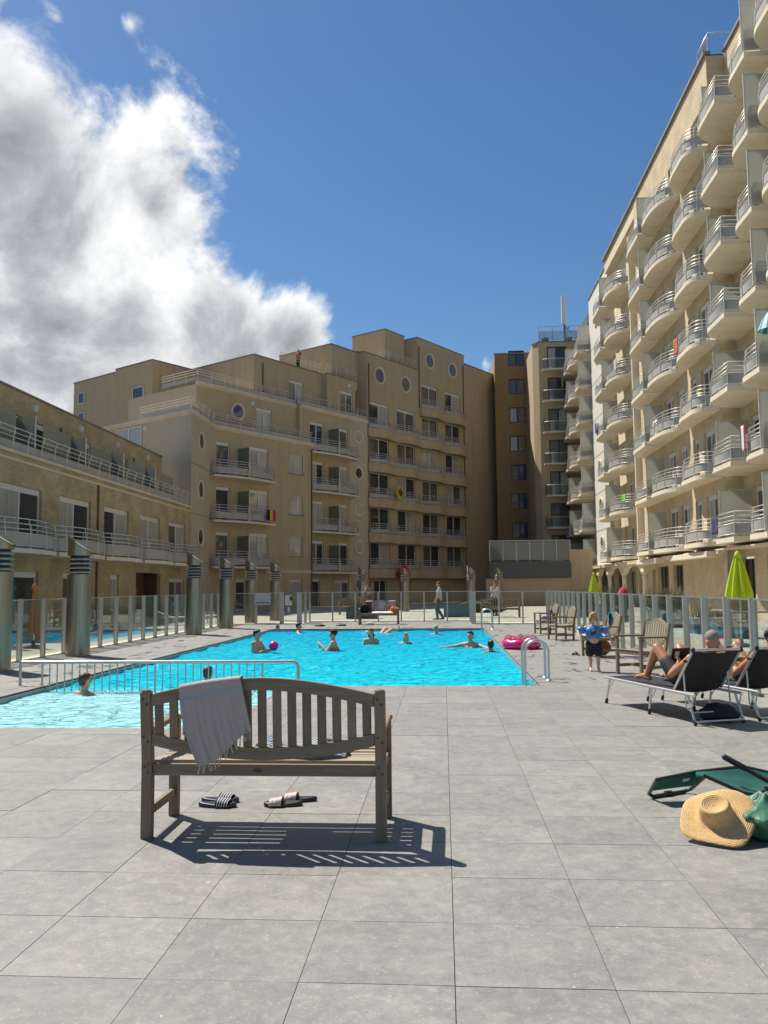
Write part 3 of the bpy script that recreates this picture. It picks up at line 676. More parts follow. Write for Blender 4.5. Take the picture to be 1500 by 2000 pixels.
# copings and cornices
c = MB()
def cop(x0, x1, y0, y1, z, h=.09, o=.05): c.box(x0 - o, x1 + o, y0 - o, y1 + o, z, z + h)
cop(5.7, 13.4, 2.0, 2.3, 19.1); cop(5.7, 5.9, 2.36, 10, 19.1); cop(13.46, 17.3, 1.4, 1.7, 19.1); cop(1.9, 9, 13.44, 13.7, 18.9); cop(1.9, 2.1, 13.8, 19.8, 18.9); cop(1.5, 8.5, 8.7, 8.95, 18.95); cop(1.5, 1.7, 9.05, 13.3, 18.95)
cop(18.0, 26.04, 1.2, 1.4, 21.9); cop(18.0, 18.2, 1.5, 8, 21.9); cop(26.1, 34.4, 1.2, 1.4, 25.05); cop(26.1, 26.3, 1.5, 12, 25.05); cop(34.5, 44, 1.3, 1.5, 24.3); cop(14.5, 17.9, 1.9, 2.1, 21.9); cop(22.5, 25.5, 2.3, 2.5, 25.2); cop(22.5, 22.7, 2.6, 6.2, 25.2); cop(14.5, 14.7, 2.2, 8, 21.9); cop(8.4, 8.6, 6, 16, 20.1); cop(8.7, 12, 6, 6.2, 20.1)
c.build('roof_coping', COPING, CB)
c = MB()
def corn(p0, p1, z, h=.2, d=.14):
    p0 = Vector((*p0, z)); p1 = Vector((*p1, z)); c = MB(); c.beam(p0, p1, d * 2, h)
    c.beam(p0 - Vector((0, 0, h / 2 + .05)), p1 - Vector((0, 0, h / 2 + .05)), d, .1); c.build('cornice', PLASTER_W, CB)
corn((-4.05, -2.67), (0, 0), 12.55); corn((.1, 0), (10.1, 0), 12.555); corn((-4.05, -2.6), (-4.05, 9), 12.56)
corn((-.4, 1.25), (9.5, 1.25), 15.7); corn((9.6, .9), (18, .9), 15.705); corn((5, 0), (10, 0), 2.75, .12, .08)
for z0 in (3.2, 6.2, 9.35):
    c = MB(); c.beam((-4.05, -2.67, z0), (0, 0, z0), .05, .035); c.build('joint_line', COPING, CB)
# windows
for z in LV:
    window(CB, .33, .1, z + .15, 1.22, 2.3, 1); window(CB, 3.45, .1, z + .15, 1.85, 2.35, 2, panes=[P_CUR, P_CUR]); window(CB, 7.58, .1, z + 1.0, 1.37, 1.45, 1, panes=[P_CUR], shutter=False)
window(CB, 5.6, .1, .02, .95, 2.13, 1, panes=[P_DARK]); window(CB, 7.5, .1, .75, 1.37, 1.4, 1, panes=[P_CUR]); window(CB, 2.2, .1, .02, .9, 2.13, 1, panes=[P_DARK])
window(CB, 5.2, 1.35, 12.6, 1.7, 2.3, 2, panes=[P_CUR, P_CUR]); window(CB, 9.5, 2.1, 15.7, 1.65, 2.25, 2, panes=[P_MID, P_CUR]); window(CB, 15.05, 1.5, 15.8, 1.6, 2.2, 2, panes=[P_MID, P_DARK])
for z in LB2:
    window(CB, 10.75, 1.0, z + .25, 1.6, 2.35, 2); window(CB, 14.2, 1.0, z + .25, 1.2, 2.3, 1)
window(CB, 10.95, 1.0, .02, .95, 2.18, 1, panes=[P_DARK]); window(CB, 13.7, 1.0, .4, 1.8, 1.7, 2, panes=[P_CUR, P_MID])
for o in opC:
    window(CB, o[0], 1.32, o[2], o[1] - o[0], o[3] - o[2], 2, shutter=(o[2] > 2))
# sills
for z in LV:
    b = MB(); b.box(7.45, 9.08, -.07, .05, z + .93, z + .995); b.build('window_sill', COPING, CB)
# round windows
q = atan2(2.67, 4.05)
for z in (4.8, 7.85, 11.0):
    f = round_window(CB, -4.05 + 4.05 * .42, -2.67 + 2.67 * .42, z, .68); f.rotation_euler = (0, 0, q)
round_window(CB, 3.4, 1.25, 14.25, .68, P_BLUE)
for z in (1.75, 4.85, 8.0, 11.1, 14.2): round_window(CB, 16.75, .88, z, .62)
for x, z in ((20.15, 20.2), (24.1, 20.15), (28.1, 23.2), (32.15, 23.1)): round_window(CB, x, 1.2, z, .82, P_MID)
# wall on the terrace end: door and little windows (left flank)
def flank(x, y0, z, w, h, pm=P_DARK, n=1):
    f = window(CB, x, y0, z, w, h, n, panes=[pm], shutter=False); f.rotation_euler = (0, 0, -pi / 2); return f
flank(1.82, 19.05, 17.0, .85, .95); flank(1.82, 19.0, 15.3, .85, .95); flank(1.42, 11.05, 15.3, 1.35, 1.8); flank(-4.13, 5.0, 10.2, 2.7, 2.05, P_CUR, 2)
for x, y, z, r in ((4.85, 1.25, 15.13, 0), (-4.05, 1.92, 12.2 - .15, 1), (18.0, 4, 20.6, 1), (16.1, 1.4, 18.6, 0)):
    b = MB(); b.lathe([(.2, 0), (.2, .06), (.14, .13), (1e-4, .16)], 16, Matrix.Rotation(pi / 2, 4, 'X')); b.build('wall_lamp', M('opal_lamp'), CB, (x, y, z), (0, 0, -pi / 2 if r else 0))
for x, y, z0, z1 in ((26.25, 1.12, 18, 24.2), (18.15, .83, .2, 15.4), (18.6, 1.12, 15.7, 21), (9.9, -.06, .3, 12.2), (9.75, 1.15, 12.5, 15.3), (6.6, 1.93, 15.7, 18.6), (17.1, 1.33, 15.8, 18.3), (34.1, 1.12, .3, 24)):
    b = MB(); b.tube([(x, y, z0), (x, y, z1)], .05, 6); b.build('rain_pipe', PIPE, CB)
# balconies of block A and B
for z in (2.85, 5.95, 9.0):
    balcony(CB, 'A1', [(0, 0), (0, -.75)] + [(2.75 * i / 7, -.75 - .45 * sin(pi / 2 * i / 7)) for i in range(1, 8)] + [(2.75, 0)], -.45, 0, z, th=.15, screen=(2.75, 1.15, 2.1, FROSTD))
    balcony(CB, 'A2', [(0, 0), (0, -1.2)] + [(2.95 * i / 7, -.75 - .45 * cos(pi / 2 * i / 7)) for i in range(1, 8)] + [(2.95, 0)], 2.34, 0, z, th=.15)
for z in (2.6, 5.75, 8.9, 12.0):
    balcony(CB, 'B1', [(0, 0), (0, -.75)] + [(2.95 * i / 7, -.75 - .4 * sin(pi / 2 * i / 7)) for i in range(1, 8)] + [(2.95, 0)], 10.02, .9, z, th=.15, screen=(2.95, 1.12, 2.1, FROSTD))
    balcony(CB, 'B2', [(0, 0), (0, -1.15)] + [(2.95 * i / 7, -.75 - .4 * cos(pi / 2 * i / 7)) for i in range(1, 8)] + [(2.95, 0)], 13.0, .9, z, th=.15)
# wavy balconies of block C
def wavy(s0, s1, n=14):
    P = [(0, 0)]
    for i in range(n * round((s1 - s0) / 4.05) + 1):
        x = (s1 - s0) * i / (n * round((s1 - s0) / 4.05)); P.append((x, -.42 - .42 * (.5 - .5 * cos(2 * pi * x / 4.05))))
    return P + [(s1 - s0, 0)]
for j, z in enumerate(ZF):
    k_ = 'C0' if j < 5 else 'C1'
    s0 = 18.08 if j < 5 else 26.2
    balcony(CB, k_, wavy(s0, 34.3), s0, 1.2, z - .72, th=.78, rail_h=.9, panel=(.08, .34), rails=(.5, .68, .86), slab_m=PLASTER)
# ledge rails on the stepped roofs
straight_rail(CB, (-4.0, 2.5), (-4.0, -2.55), 12.65); straight_rail(CB, (-4.0, -2.62), (.05, .02), 12.65); straight_rail(CB, (.05, .02), (9.9, .02), 12.65)
straight_rail(CB, (-.35, 5), (-.35, 1.2), 15.8); straight_rail(CB, (-.35, 1.2), (9.4, 1.2), 15.8); straight_rail(CB, (9.4, .92), (17.95, .92), 15.8)
straight_rail(CB, (8.6, 2.15), (13.3, 2.15), 19.15, lo=.02, hi=.1); straight_rail(CB, (13.4, 1.5), (17.2, 1.5), 19.15, lo=.02, hi=.1)
straight_rail(CB, (20.5, 1.4), (25.9, 1.4), 21.95, lo=.02, hi=.1)
b = MB(); b.lathe([(.12, 0), (.12, .25), (.2, .3), (.2, .5), (.05, .55)], 12); b.build('roof_vent', BLACKM, CB, (19.2, 3, 22.0))
# ================================================================== brown tower and cream tower
BT = empty('apartment_tower', (5.75, 88, 0), 0, label='plain brown apartment tower with a single column of dark framed windows, far back', category='building')
mb = MB(); zs = [6.45 - 3.05 + 3.04 * i for i in range(0, 8)]
wallgrid(mb, 0, 3.7, 0, 25.95, 0, [(1.45, 3.1, z, z + 1.65) for z in zs], .15); mb.add([(0, 0, 0), (0, 12, 0), (0, 12, 25.95), (0, 0, 25.95)], [(0, 1, 2, 3)]); mb.add([(0, 0, 25.95), (3.7, 0, 25.95), (3.7, 12, 25.95), (0, 12, 25.95)], [(0, 1, 2, 3)])
mb.build('wall', BROWN, BT)
for z in zs: window(BT, 1.45, .08, z, 1.65, 1.65, 2, DARKF, False, [random.choice([P_CUR, P_MID]), random.choice([P_CUR, P_BLUE, P_MID])], .09)
c = MB(); c.box(-.06, 3.7, -.06, .2, 25.95, 26.1); c.build('roof_coping', COPING, BT)
CT = empty('apartment_tower', (9.05, 81, 0), 0, label='cream apartment tower with glass balconies and a roof terrace, beside the brown tower', category='building')
mb = MB(); zt = [4.1 + 3.05 * i for i in range(0, 7)]
wallgrid(mb, .5, 6.5, 0, 25.1, 0, [(1.3, 3.15, z, z + 2.25) for z in zt], .15)
mb.add([(0, .9, 0), (.5, 0, 0), (.5, 0, 25.1), (0, .9, 25.1)], [(0, 1, 2, 3)], 0); mb.add([(0, .9, 0), (0, 10, 0), (0, 10, 25.1), (0, .9, 25.1)], [(0, 1, 2, 3)], 0)
mb.add([(.5, 0, 25.1), (6.5, 0, 25.1), (6.5, 9, 25.1), (0, 9, 25.1), (0, .9, 25.1)], [(0, 1, 2, 3, 4)], 0)
mb.build('wall', PLASTER, CT)
for z in zt:
    window(CT, 1.3, .08, z, 1.85, 2.25, 2, DARKF, False, None, .11)
    balcony(CT, 'CT', [(0, 0), (.0, -.7), (.7, -1.05), (2.8, -1.05), (3.1, -.7), (3.1, 0)], .75, 0, z - .28, th=.14, panel=(.06, .95), rails=(1.0,), panel_m=GLASS_B)
c = MB(); c.beam((0, .9, 25.15), (.5, -.03, 25.15), .2, .14); c.box(.45, 6.5, -.05, .2, 25.1, 25.22); c.build('roof_coping', COPING, CT)
r = MB()
for x in (.6, 1.9, 3.3, 4.7): r.tube([(x, .15, 25.2), (x, .15, 26.7)], .035, 5)
r.tube([(.6, .15, 26.7), (4.9, .15, 26.7)], .035, 5); r.tube([(.6, .15, 26.25), (4.9, .15, 26.25)], .03, 5); r.build('roof_railing', POSTM, CT)
p = MB(); p.box(.6, 4.9, .14, .155, 25.35, 26.2); p.build('roof_glass', GLASS_B, CT)
for x in (1.25, 3.5):
    b = MB(); b.lathe([(.3, 0), (.4, .55), (.42, .6), (.36, .6), (.34, .5)], 14); b.build('planter_pot', M('brown_pot', (.09, .06, .05), rough=.7), None, (9.05 + x, 81.8, 25.1), label='dark round pot on the roof terrace of the cream tower, ' + ('nearer its left corner' if x < 2 else 'nearer the antenna mast'), category='pot', group='pots on the tower roof')
A = empty('antenna_mast', (12.3, 82.2, 25.1), 0, label='white mobile phone antenna on a dark mast on top of the cream tower', category='antenna')
b = MB(); b.tube([(0, 0, 0), (0, 0, 2.6)], .1, 8); b.beam((0, 0, 1.3), (.5, 0, 1.9), .06, .06); b.beam((0, 0, 1.9), (.7, 0, 1.2), .05, .05); b.build('mast', DARKF, A)
b = MB(); b.box(-.28, .18, -.22, .1, 2.1, 5.0); b.build('antenna_panel', M('pale_antenna', (.6, .62, .62), rough=.5, var=.03), A, bevel=.08)
# low wall with grey parapet and glass balustrade
GW = empty('boundary_wall', (3.3, 66, 0), 0, label='low beige wall with dark grey parapet and glass wind screen, below the towers', category='wall')
b = MB(); b.box(0, 8.2, 0, .4, 0, 2.1); b.box(6.55, 8.2, -.02, .38, 2.1, 4.3); b.build('wall', PLASTER, GW)
b = MB(); b.box(.3, 6.5, -.25, .3, 2.12, 3.42); b.build('parapet', M('grey_sheet', (.085, .085, .085), rough=.6, var=.08), GW)
for i in range(6):
    b = MB(); b.box(.34 + i * 1.03, 1.33 + i * 1.03, -.1, -.07, 3.5, 4.98); b.build('glass_panel', FROSTD, GW)
b = MB()
for i in range(7): b.box(.3 + i * 1.03, .36 + i * 1.03, -.14, -.05, 3.42, 5.05)
b.box(.3, 6.5, -.13, -.06, 5.0, 5.05); b.build('balustrade_frame', POSTM, GW)
# ================================================================== tall building on the right
RB = empty('apartment_building', (11.75, 68, 0), -pi / 2, label='tall sunlit apartment building along the right of the pool, covered in rounded balconies', category='building')
ZR = [3.2 + 3.05 * i for i in range(7)]
mb = MB()   # slots: 0 plaster, 1 white plaster, 2 brick
def dops(cols, rows): return [(a, b, z + .2, z + .2 + h) for z in rows for a, b, h in cols]
c1 = [(6.6, 7.35, 2.2), (8.0, 9.7, 2.25), (13.2, 14.2, 2.2)]
c2 = [(16.9, 17.7, 2.2), (18.2, 19.9, 2.25), (20.6, 22.4, 2.25), (23.1, 24.5, 2.2), (25.6, 26.5, 2.2), (27.3, 28.9, 2.25)]
cN = [(31.2, 33.3, 2.25), (34.2, 36.4, 2.25), (37.3, 39.4, 2.25), (42.6, 44.6, 2.25), (46, 48, 2.25)]
cF = [(-14.4, -12.8, 2.2), (-10.9, -9.0, 2.2), (-7.6, -5.9, 2.2)]
ZN = list(ZR)
wallgrid(mb, 5, 15, 3.0, 26.0, 1.35, dops(c1, ZR), .2, 0); wallgrid(mb, 15, 30, 3.0, 26.0, .75, dops(c2, ZR), .2, 2)
wallgrid(mb, 30, 60, 3.0, 26.0, 1.55, dops(cN, ZN), .2, 2); wallgrid(mb, -16, -3, 3.0, 24.5, 1.6, dops(cF, ZR[:7]), .2, 0)
def q4(x0, y0, x1, y1, z0, z1, m): mb.add([(x0, y0, z0), (x1, y1, z0), (x1, y1, z1), (x0, y0, z1)], [(0, 1, 2, 3)], m)
q4(30, .75, 30, 1.55, 0, 26.0, 2); q4(15, .75, 15, 1.35, 3, 26.0, 2)
q4(-16, 14, -16, 1.6, 0, 24.5, 0)
mb.box(-3, 5, .95, 2.2, 3.0, 25.7, 1)                       # white bay with round windows
mb.add([(-3, 2.2, 23.5), (-3, 12, 23.5), (-3, 12, 25.7), (-3, 2.2, 25.7)], [(0, 1, 2, 3)], 0)
mb.box(5, 30, .76, 14, 25.95, 26.0, 0); mb.box(30, 60, 1.56, 14, 25.95, 26.0, 0); mb.box(-16, -3, 1.61, 14, 24.45, 24.5, 0); mb.box(-3, 5, 2.2, 12, 25.0, 25.69, 0)
for x in (12.2,): mb.box(x, x + .25, .9, 1.36, 3.0, 25.9, 0)   # piers in the recess
mb.box(5, 15, .79, 1.36, 25.0, 25.9, 0)
# ground floor behind the arcade
wallgrid(mb, -14, 15, 0, 3.05, 2.6, [(-9, -6.5, .02, 2.6), (-3, -.6, .02, 2.6), (1.2, 3.6, .02, 2.6), (5.0, 7.5, .02, 2.6), (8.8, 11.3, .02, 2.6), (12.2, 14.4, .02, 2.6)], .3, 0)
wallgrid(mb, 15, 60, 0, 3.05, 1.3, [(15.6, 18, .02, 2.6), (19.0, 21.0, .02, 2.6), (29.2, 31.6, .02, 2.7), (33, 36, .02, 2.7), (38, 41, .02, 2.7)], .3, 2)
mb.box(-14, 60, .3, 2.7, 3.0, 3.06, 0)
mb.build('wall', [PLASTER_W, M('white_plaster', (.66, .62, .54), rough=.9, var=.04, sc=1.2, bump=.2, bsc=90, spec=.2, stretch=(1, 1, .35)), BRICK_P], RB)
c = MB(); c.box(4.9, 30.06, .62, .95, 26.0, 26.15); c.box(-3.06, 4.88, .87, 1.2, 25.7, 25.82); c.box(-16, -3.1, 1.5, 1.75, 24.5, 24.62); c.box(30.1, 60, 1.45, 1.7, 26.0, 26.14)
c.build('roof_coping', COPING, RB)
for z in ZR[1:]:
    c = MB(); c.box(-3.01, 5.01, .938, .949, z - .35, z - .31); c.build('joint_line', COPING, RB)
for z in ZR:
    for a, b, h in c1: window(RB, a, 1.47, z + .2, b - a, h, 2 if b - a > 1.2 else 1)
    for a, b, h in c2: window(RB, a, .87, z + .2, b - a, h, 2 if b - a > 1.2 else 1)
for z in ZN:
    for a, b, h in cN: window(RB, a, 1.67, z + .2, b - a, h, 2)
for z in ZR[:7]:
    for a, b, h in cF: window(RB, a, 1.72, z + .2, b - a, h, 2)
for a, b in ((-9, -6.5), (-3, -.6), (1.2, 3.6), (5.0, 7.5), (8.8, 11.3), (12.2, 14.4)): window(RB, a, 2.85, .02, b - a, 2.58, 3, panes=[P_DARK, P_CUR, P_MID], shutter=False)
for a, b in ((15.6, 18), (19.0, 21.0), (29.2, 31.6), (33, 36), (38, 41)): window(RB, a, 1.5, .02, b - a, 2.58, 3, DARKF, False, [P_DARK, P_DARK, P_MID])
for z in [1.3 + ZR[i] for i in range(7)]: round_window(RB, .1, .95, z + .3, .66, P_DARK, PLASTER_W)
# balconies
def bpath(L, D, r1, tail=None):
    P = [(0, 0)] + [(r1 * (1 - cos(a)), -D * sin(a)) for a in [pi / 2 * i / 8 for i in range(1, 9)]]
    if tail is None: return P + [(L, -D), (L, 0)]
    n = 9; t0 = L - tail
    if t0 > r1 + .01: P.append((t0, -D))
    return P + [(t0 + tail * sin(pi / 2 * i / n), -D * (1 - (i / n) ** 2.2 * 1.0)) for i in range(1, n)] + [(L, 0)]
jit = lambda: random.uniform(-.015, .015)
for i, z in enumerate(ZR):
    balcony(RB, 'r1', bpath(4.2, 1.15, 2.0), 3.2, .95, z + jit(), screen=(4.18, 1.05, 2.15))
    balcony(RB, 'r2', bpath(4.7, 1.55, 1.6, 2.4), 7.45, 1.35, z + jit())
    balcony(RB, 'r3', bpath(4.6, 1.05, 2.2), 15.5, .75, z + jit(), screen=(4.58, 1.0, 2.15))
    balcony(RB, 'r4', bpath(4.8, 1.1, 1.5, 2.6), 20.15, .75, z + jit())
    balcony(RB, 'r5', bpath(4.5, 1.0, 2.2, 1.0), 25.3, .75, z + jit())
    if i < 7:
        balcony(RB, 'f1', bpath(3.2, 1.7, 1.3), -13.6, 1.6, z - .25 + jit(), screen=(3.18, 1.6, 2.15))
        balcony(RB, 'f2', bpath(3.9, 1.7, 1.2, 1.8), -10.38, 1.6, z - .25 + jit())
        balcony(RB, 'f3', bpath(2.9, 1.7, 1.3), -6.2, 1.6, z - .25 + jit(), screen=(2.88, 1.6, 2.15))
for i, z in enumerate(ZN):
    if i < 8: balcony(RB, 'n1', bpath(3.5, 1.75, 1.5), 30.2, 1.55, z + jit(), screen=(.75, 1.35, 2.15))
    balcony(RB, 'n2', bpath(3.0, 1.6, 1.5), 33.75, 1.55, z + jit(), screen=(2.98, 1.65, 2.15))
    balcony(RB, 'n3', bpath(4.4, 1.7, 1.5, 2.0), 36.8, 1.55, z + jit())
    balcony(RB, 'n4', bpath(3.4, 1.75, 1.5), 41.6, 1.55, z + jit(), screen=(3.38, 1.6, 2.15))
    balcony(RB, 'n5', bpath(4.0, 1.7, 1.5, 2.0), 45.1, 1.55, z + jit())
# arcade: fascia with arches, columns with capitals
f = MB(); spans = [(-5.8, -.1), (-.1, 3.9), (3.9, 9.0), (9.0, 15.0)]
for a, b in spans:
    n = 10
    for i in range(n):
        x0, x1 = a + .35 + (b - a - .7) * i / n, a + .35 + (b - a - .7) * (i + 1) / n
        zz = lambda x: 2.3 + .48 * sqrt(max(0, 1 - ((x - (a + b) / 2) / ((b - a) / 2 - .35)) ** 2))
        z0, z1 = zz(x0), zz(x1)
        f.add([(x0, .5, z0), (x1, .5, z1), (x1, .5, 3.0), (x0, .5, 3.0), (x0, .85, z0), (x1, .85, z1), (x1, .85, 3.0), (x0, .85, 3.0)], [(0, 1, 2, 3), (4, 7, 6, 5), (0, 4, 5, 1)])
    f.box(a - .35, a + .35, .5, .85, 2.3, 3.0)
f.box(14.65, 15.3, .5, .85, 2.3, 3.0); f.box(-5.8, 30, .32, .499, 2.86, 3.0)
f.build('arcade_fascia', PLASTER_W, RB)
col = MB(); col.lathe([(.24, 0), (.24, .12), (.19, .18), (.165, .3), (.155, 2.0), (.2, 2.04), (.155, 2.08), (.16, 2.15), (.27, 2.28), (.27, 2.32)], 16); cm_ = col.mesh('arcade_column', PLASTER_W)
for x in (-5.8, -.1, 3.9, 9.0, 14.95): ob('arcade_column', cm_, RB, (x, .67, 0))
for x in (-2.5, 2.0, 6.2, 11.6):
    b = MB(); b.box(x, x + .35, 2.2, 2.58, 0, 3.0); b.build('pier', PLASTER_W, RB)
for x0, x1 in ((23.2, 29.6), (15.9, 20.5)):
    b = MB(); b.box(x0, x1, -.05, .45, 2.72, 2.98); b.build('awning_box', CONC, RB, bevel=.02)
b = MB(); b.tube([(30.3, .6, .05), (30.3, .6, 3.1)], .09, 8); b.tube([(30.9, .9, .05), (30.9, .9, 3.1)], .07, 8); b.build('rain_pipe', POSTM, RB)
r = MB()
for x in (28.4, 29.9): r.tube([(x, .9, 26.1), (x, .9, 27.1)], .03, 5)
r.tube([(28.4, .9, 27.1), (29.95, .9, 27.1), (29.95, 3, 27.1)], .03, 5); r.build('roof_railing', POSTM, RB)
p = MB(); p.box(28.4, 29.9, .9, .91, 26.2, 27.0); p.build('roof_glass', GLASS_B, RB)
r = MB(); r.tube([(-15.8, 1.7, 24.6), (-15.8, 1.7, 26.1), (-3.5, 1.7, 26.1)], .04, 5); r.tube([(-10, 1.7, 24.6), (-10, 1.7, 26.1)], .04, 5); r.build('roof_railing', POSTM, RB)
p = MB(); p.box(-15.8, -3.5, 1.7, 1.71, 24.1, 26.0); p.build('roof_glass', GLASS_B, RB)
# ================================================================== glass pool fences
def post_mesh(h=1.32, w=.075, d=.04):
    b = MB(); b.box(-w / 2, w / 2, -d / 2, d / 2, .0, h); b.box(-w / 2 - .012, -w / 2 - .001, -d / 2 - .01, d / 2 + .01, 0, h); b.box(w / 2 + .001, w / 2 + .012, -d / 2 - .01, d / 2 + .01, 0, h); b.box(-w / 2 - .03, w / 2 + .03, -d / 2 - .03, d / 2 + .03, 0, .012)
    return b.mesh('post', POSTM)
PM = post_mesh(); GC = {}
def glass_fence(pts, label, step=1.06, h=1.32, skip=()):
    p0 = Vector((*pts[0], 0)); F = empty('glass_fence', p0, 0, label=label, category='fence', group='glass pool fences')
    P = [Vector((*p, 0)) for p in pts]; stations = []
    for a, b in zip(P, P[1:]):
        k = max(1, round((b - a).length / step))
        for i in range(k): stations.append((a + (b - a) * i / k, b - a))
    stations.append((P[-1], P[-1] - P[-2]))
    for q, d in stations: ob('post', PM, F, q - p0, (0, 0, atan2(d.y, d.x) + pi / 2))
    for i, ((a, _), (b, _)) in enumerate(zip(stations, stations[1:])):
        if i in skip: continue
        L = (b - a).length - .03; key = round(L, 2)
        if key not in GC:
            m = MB(); m.box(.05, L - .03, -.006, .006, .06, h - .03, 0); m.box(.05, L - .03, -.009, .009, h - .03, h - .012, 1); GC[key] = m.mesh('glass_panel', [GLASS, ALU])
        d = b - a; ob('glass_panel', GC[key], F, a - p0, (0, 0, atan2(d.y, d.x)))
    return F
glass_fence([(-8.95, .5), (-8.95, 35.3)], 'long clear glass fence on the left side of the pool, behind the steel columns')
glass_fence([(-8.95, 35.32), (-6.86, 35.32)], 'short glass fence at the far left corner carrying the pale sign, left of the gate', 1.05)
glass_fence([(-6.0, 35.3), (-5.96, 37.5), (1.18, 37.5), (1.18, 34.4)], 'glass fence set back behind the far bench with towels, walking man beyond it', 1.03)
glass_fence([(1.26, 34.3), (4.12, 34.3)], 'short glass fence at the far right corner in front of the empty teak bench', .98)
glass_fence([(4.21, 34.35), (4.21, -2.0)], 'long clear glass fence with metal posts along the right side behind the armchairs', 1.07)
G = empty('pool_gate', (-6.82, 35.32, 0), 0, label='glass pool gate with wide metal posts and a white notice, at the far left corner', category='gate')
b = MB(); b.box(-.02, .1, -.05, .05, 0, 1.33); b.box(.66, .82, -.05, .05, 0, 1.33); b.build('gate_post', POSTM, G)
b = MB(); b.box(.12, .64, -.006, .006, .08, 1.29); b.build('glass_panel', GLASS, G)
b = MB(); b.box(.16, .44, -.03, -.012, .77, 1.2); b.build('notice', M('white_notice', (.66, .66, .62), rough=.6, var=.05), G)
b = MB(); b.box(.37, .46, -.08, -.032, .98, 1.15); b.build('lock', BLACKM, G); b = MB(); b.box(.26, .36, -.02, -.012, .5, .7); b.build('label', MATS['white_notice'], G)
S = empty('pool_sign', (-7.95, 35.25, 0), 0, label='pale rectangular sign with a row of six round symbols on the far left fence', category='sign')
b = MB(); b.box(0, .68, -.012, .012, .8, 1.31); b.build('sign_board', M('pale_blue_sign', (.42, .46, .53), rough=.5, var=.04), S)
b = MB()
for i in range(6): b.lathe([(.034, 0), (.034, .004)], 14, Matrix.Translation((.09 + i * .1, -.0125, .9)) @ Matrix.Rotation(pi / 2, 4, 'X'))
b.build('round_symbol', M('navy_print', (.03, .04, .12), rough=.5), S)
b = MB()
for i, (x0, x1, z) in enumerate(((.05, .63, 1.14), (.05, .63, 1.16), (.1, .55, 1.22), (.1, .5, 1.26))): b.box(x0, x1, -.0155, -.0125, z, z + .008 if i < 2 else z + .015)
b.build('printed_line', M('white_print', (.7, .7, .7), rough=.5), S)
# ================================================================== brushed steel light columns
def light_column(x, y, label, r=.27, h=2.36, top=.4, rz=0):
    R = empty('light_column', (x, y, 0), rz, label=label, category='column', group='steel light columns round the pool')
    b = MB(); b.lathe([(r, 0), (r, 1.86)], 28); b.build('shaft', STEEL, R)
    b = MB(); b.lathe([(r * .8, 1.86), (r * .8, 2.28)], 20); b.build('core', BLACKM, R)
    for i in range(4):
        z = 1.895 + i * .1; b = MB(); b.lathe([(r * .7, z), (r + .01, z - .012), (r + .01, z + .04), (r * .7, z + .052)], 28); b.build('louvre_ring', STEEL, R)
    b = MB(); n = 28; vs = []; fs = []
    hh = lambda a: 2.38 + top * (.5 - .5 * cos(a - .25 - pi))   # slanted cut: tall on the -x side
    for k in range(2):
        for j in range(n):
            a = 2 * pi * j / n; vs.append((r * cos(a), r * sin(a), 2.29 if k == 0 else 2.34 + top * (.5 + .5 * cos(a - .45 - pi))))
    fs += [(j, (j + 1) % n, n + (j + 1) % n, n + j) for j in range(n)]; b.add(vs, fs, 0, True); b.add(vs[:n], [tuple(range(n - 1, -1, -1))], 0); b.build('head', STEEL, R)
    b = MB(); top_v = [(1.06 * v[0], 1.06 * v[1], v[2] + .012) for v in vs[n:]]; b.add(top_v + [(v[0], v[1], v[2] + .03) for v in top_v], [tuple(range(n - 1, -1, -1)), tuple(range(n, 2 * n))] + [(j, (j + 1) % n, n + (j + 1) % n, n + j) for j in range(n)]); b.build('mirror_cap', M('mirror_metal', (.55, .58, .62), rough=.12, metal=1, var=.05), R)
    return R
LCOL = [(-8.47, 15.55, 'steel light column cut off by the left edge of the photo'), (-8.40, 19.0, 'large steel light column by the left fence, directly above the pool barrier'),
        (-8.26, 27.6, 'steel light column midway along the left fence'), (-8.3, 31.9, 'steel light column just right of the middle one on the left fence'), (-8.3, 36.1, 'steel light column left of the pool sign'), (-7.9, 39.4, 'steel light column behind the pale pool sign'),
        (-5.0, 52.2, 'steel light column behind the far bench covered in towels'), (-2.4, 52.7, 'steel light column below the red cloth on the balcony'), (1.68, 51.8, 'steel light column right of the walking man'), (3.6, 55.5, 'steel light column behind the standing man by the teak bench')]
for x, y, l in LCOL: light_column(x, y, l, rz=-.2)
# ================================================================== pool barrier and ladders
RBAR = empty('pool_barrier', (-6.73, 13.12, 0), 0, label='grey metal barrier with thin bars standing in the shallow end of the pool', category='barrier')
b = MB(); b.tube([(0, 0, -.0), (0, 0, .39)], .024, 8); b.tube([(0, 0, .365), (4.37, 0, .365)] + [(4.37 + .09 * sin(a), 0, .275 + .09 * cos(a)) for a in (pi / 8, pi / 4, 3 * pi / 8, pi / 2)] + [(4.46, 0, -.4)], .026, 8)
for x in (.36 + .0, .36 + 15 * .122, 3.9): b.tube([(x, 0, -.45), (x, 0, .36)], .017, 8)
b.build('frame', POSTM, RBAR)
bar = MB(); bar.tube([(0, 0, -.45), (0, 0, .35)], .0105, 6); bm_ = bar.mesh('bar', POSTM)
for i in range(1, 30):
    x = .36 + i * .122
    if x < 3.85: ob('bar', bm_, RBAR, (x, 0, 0))
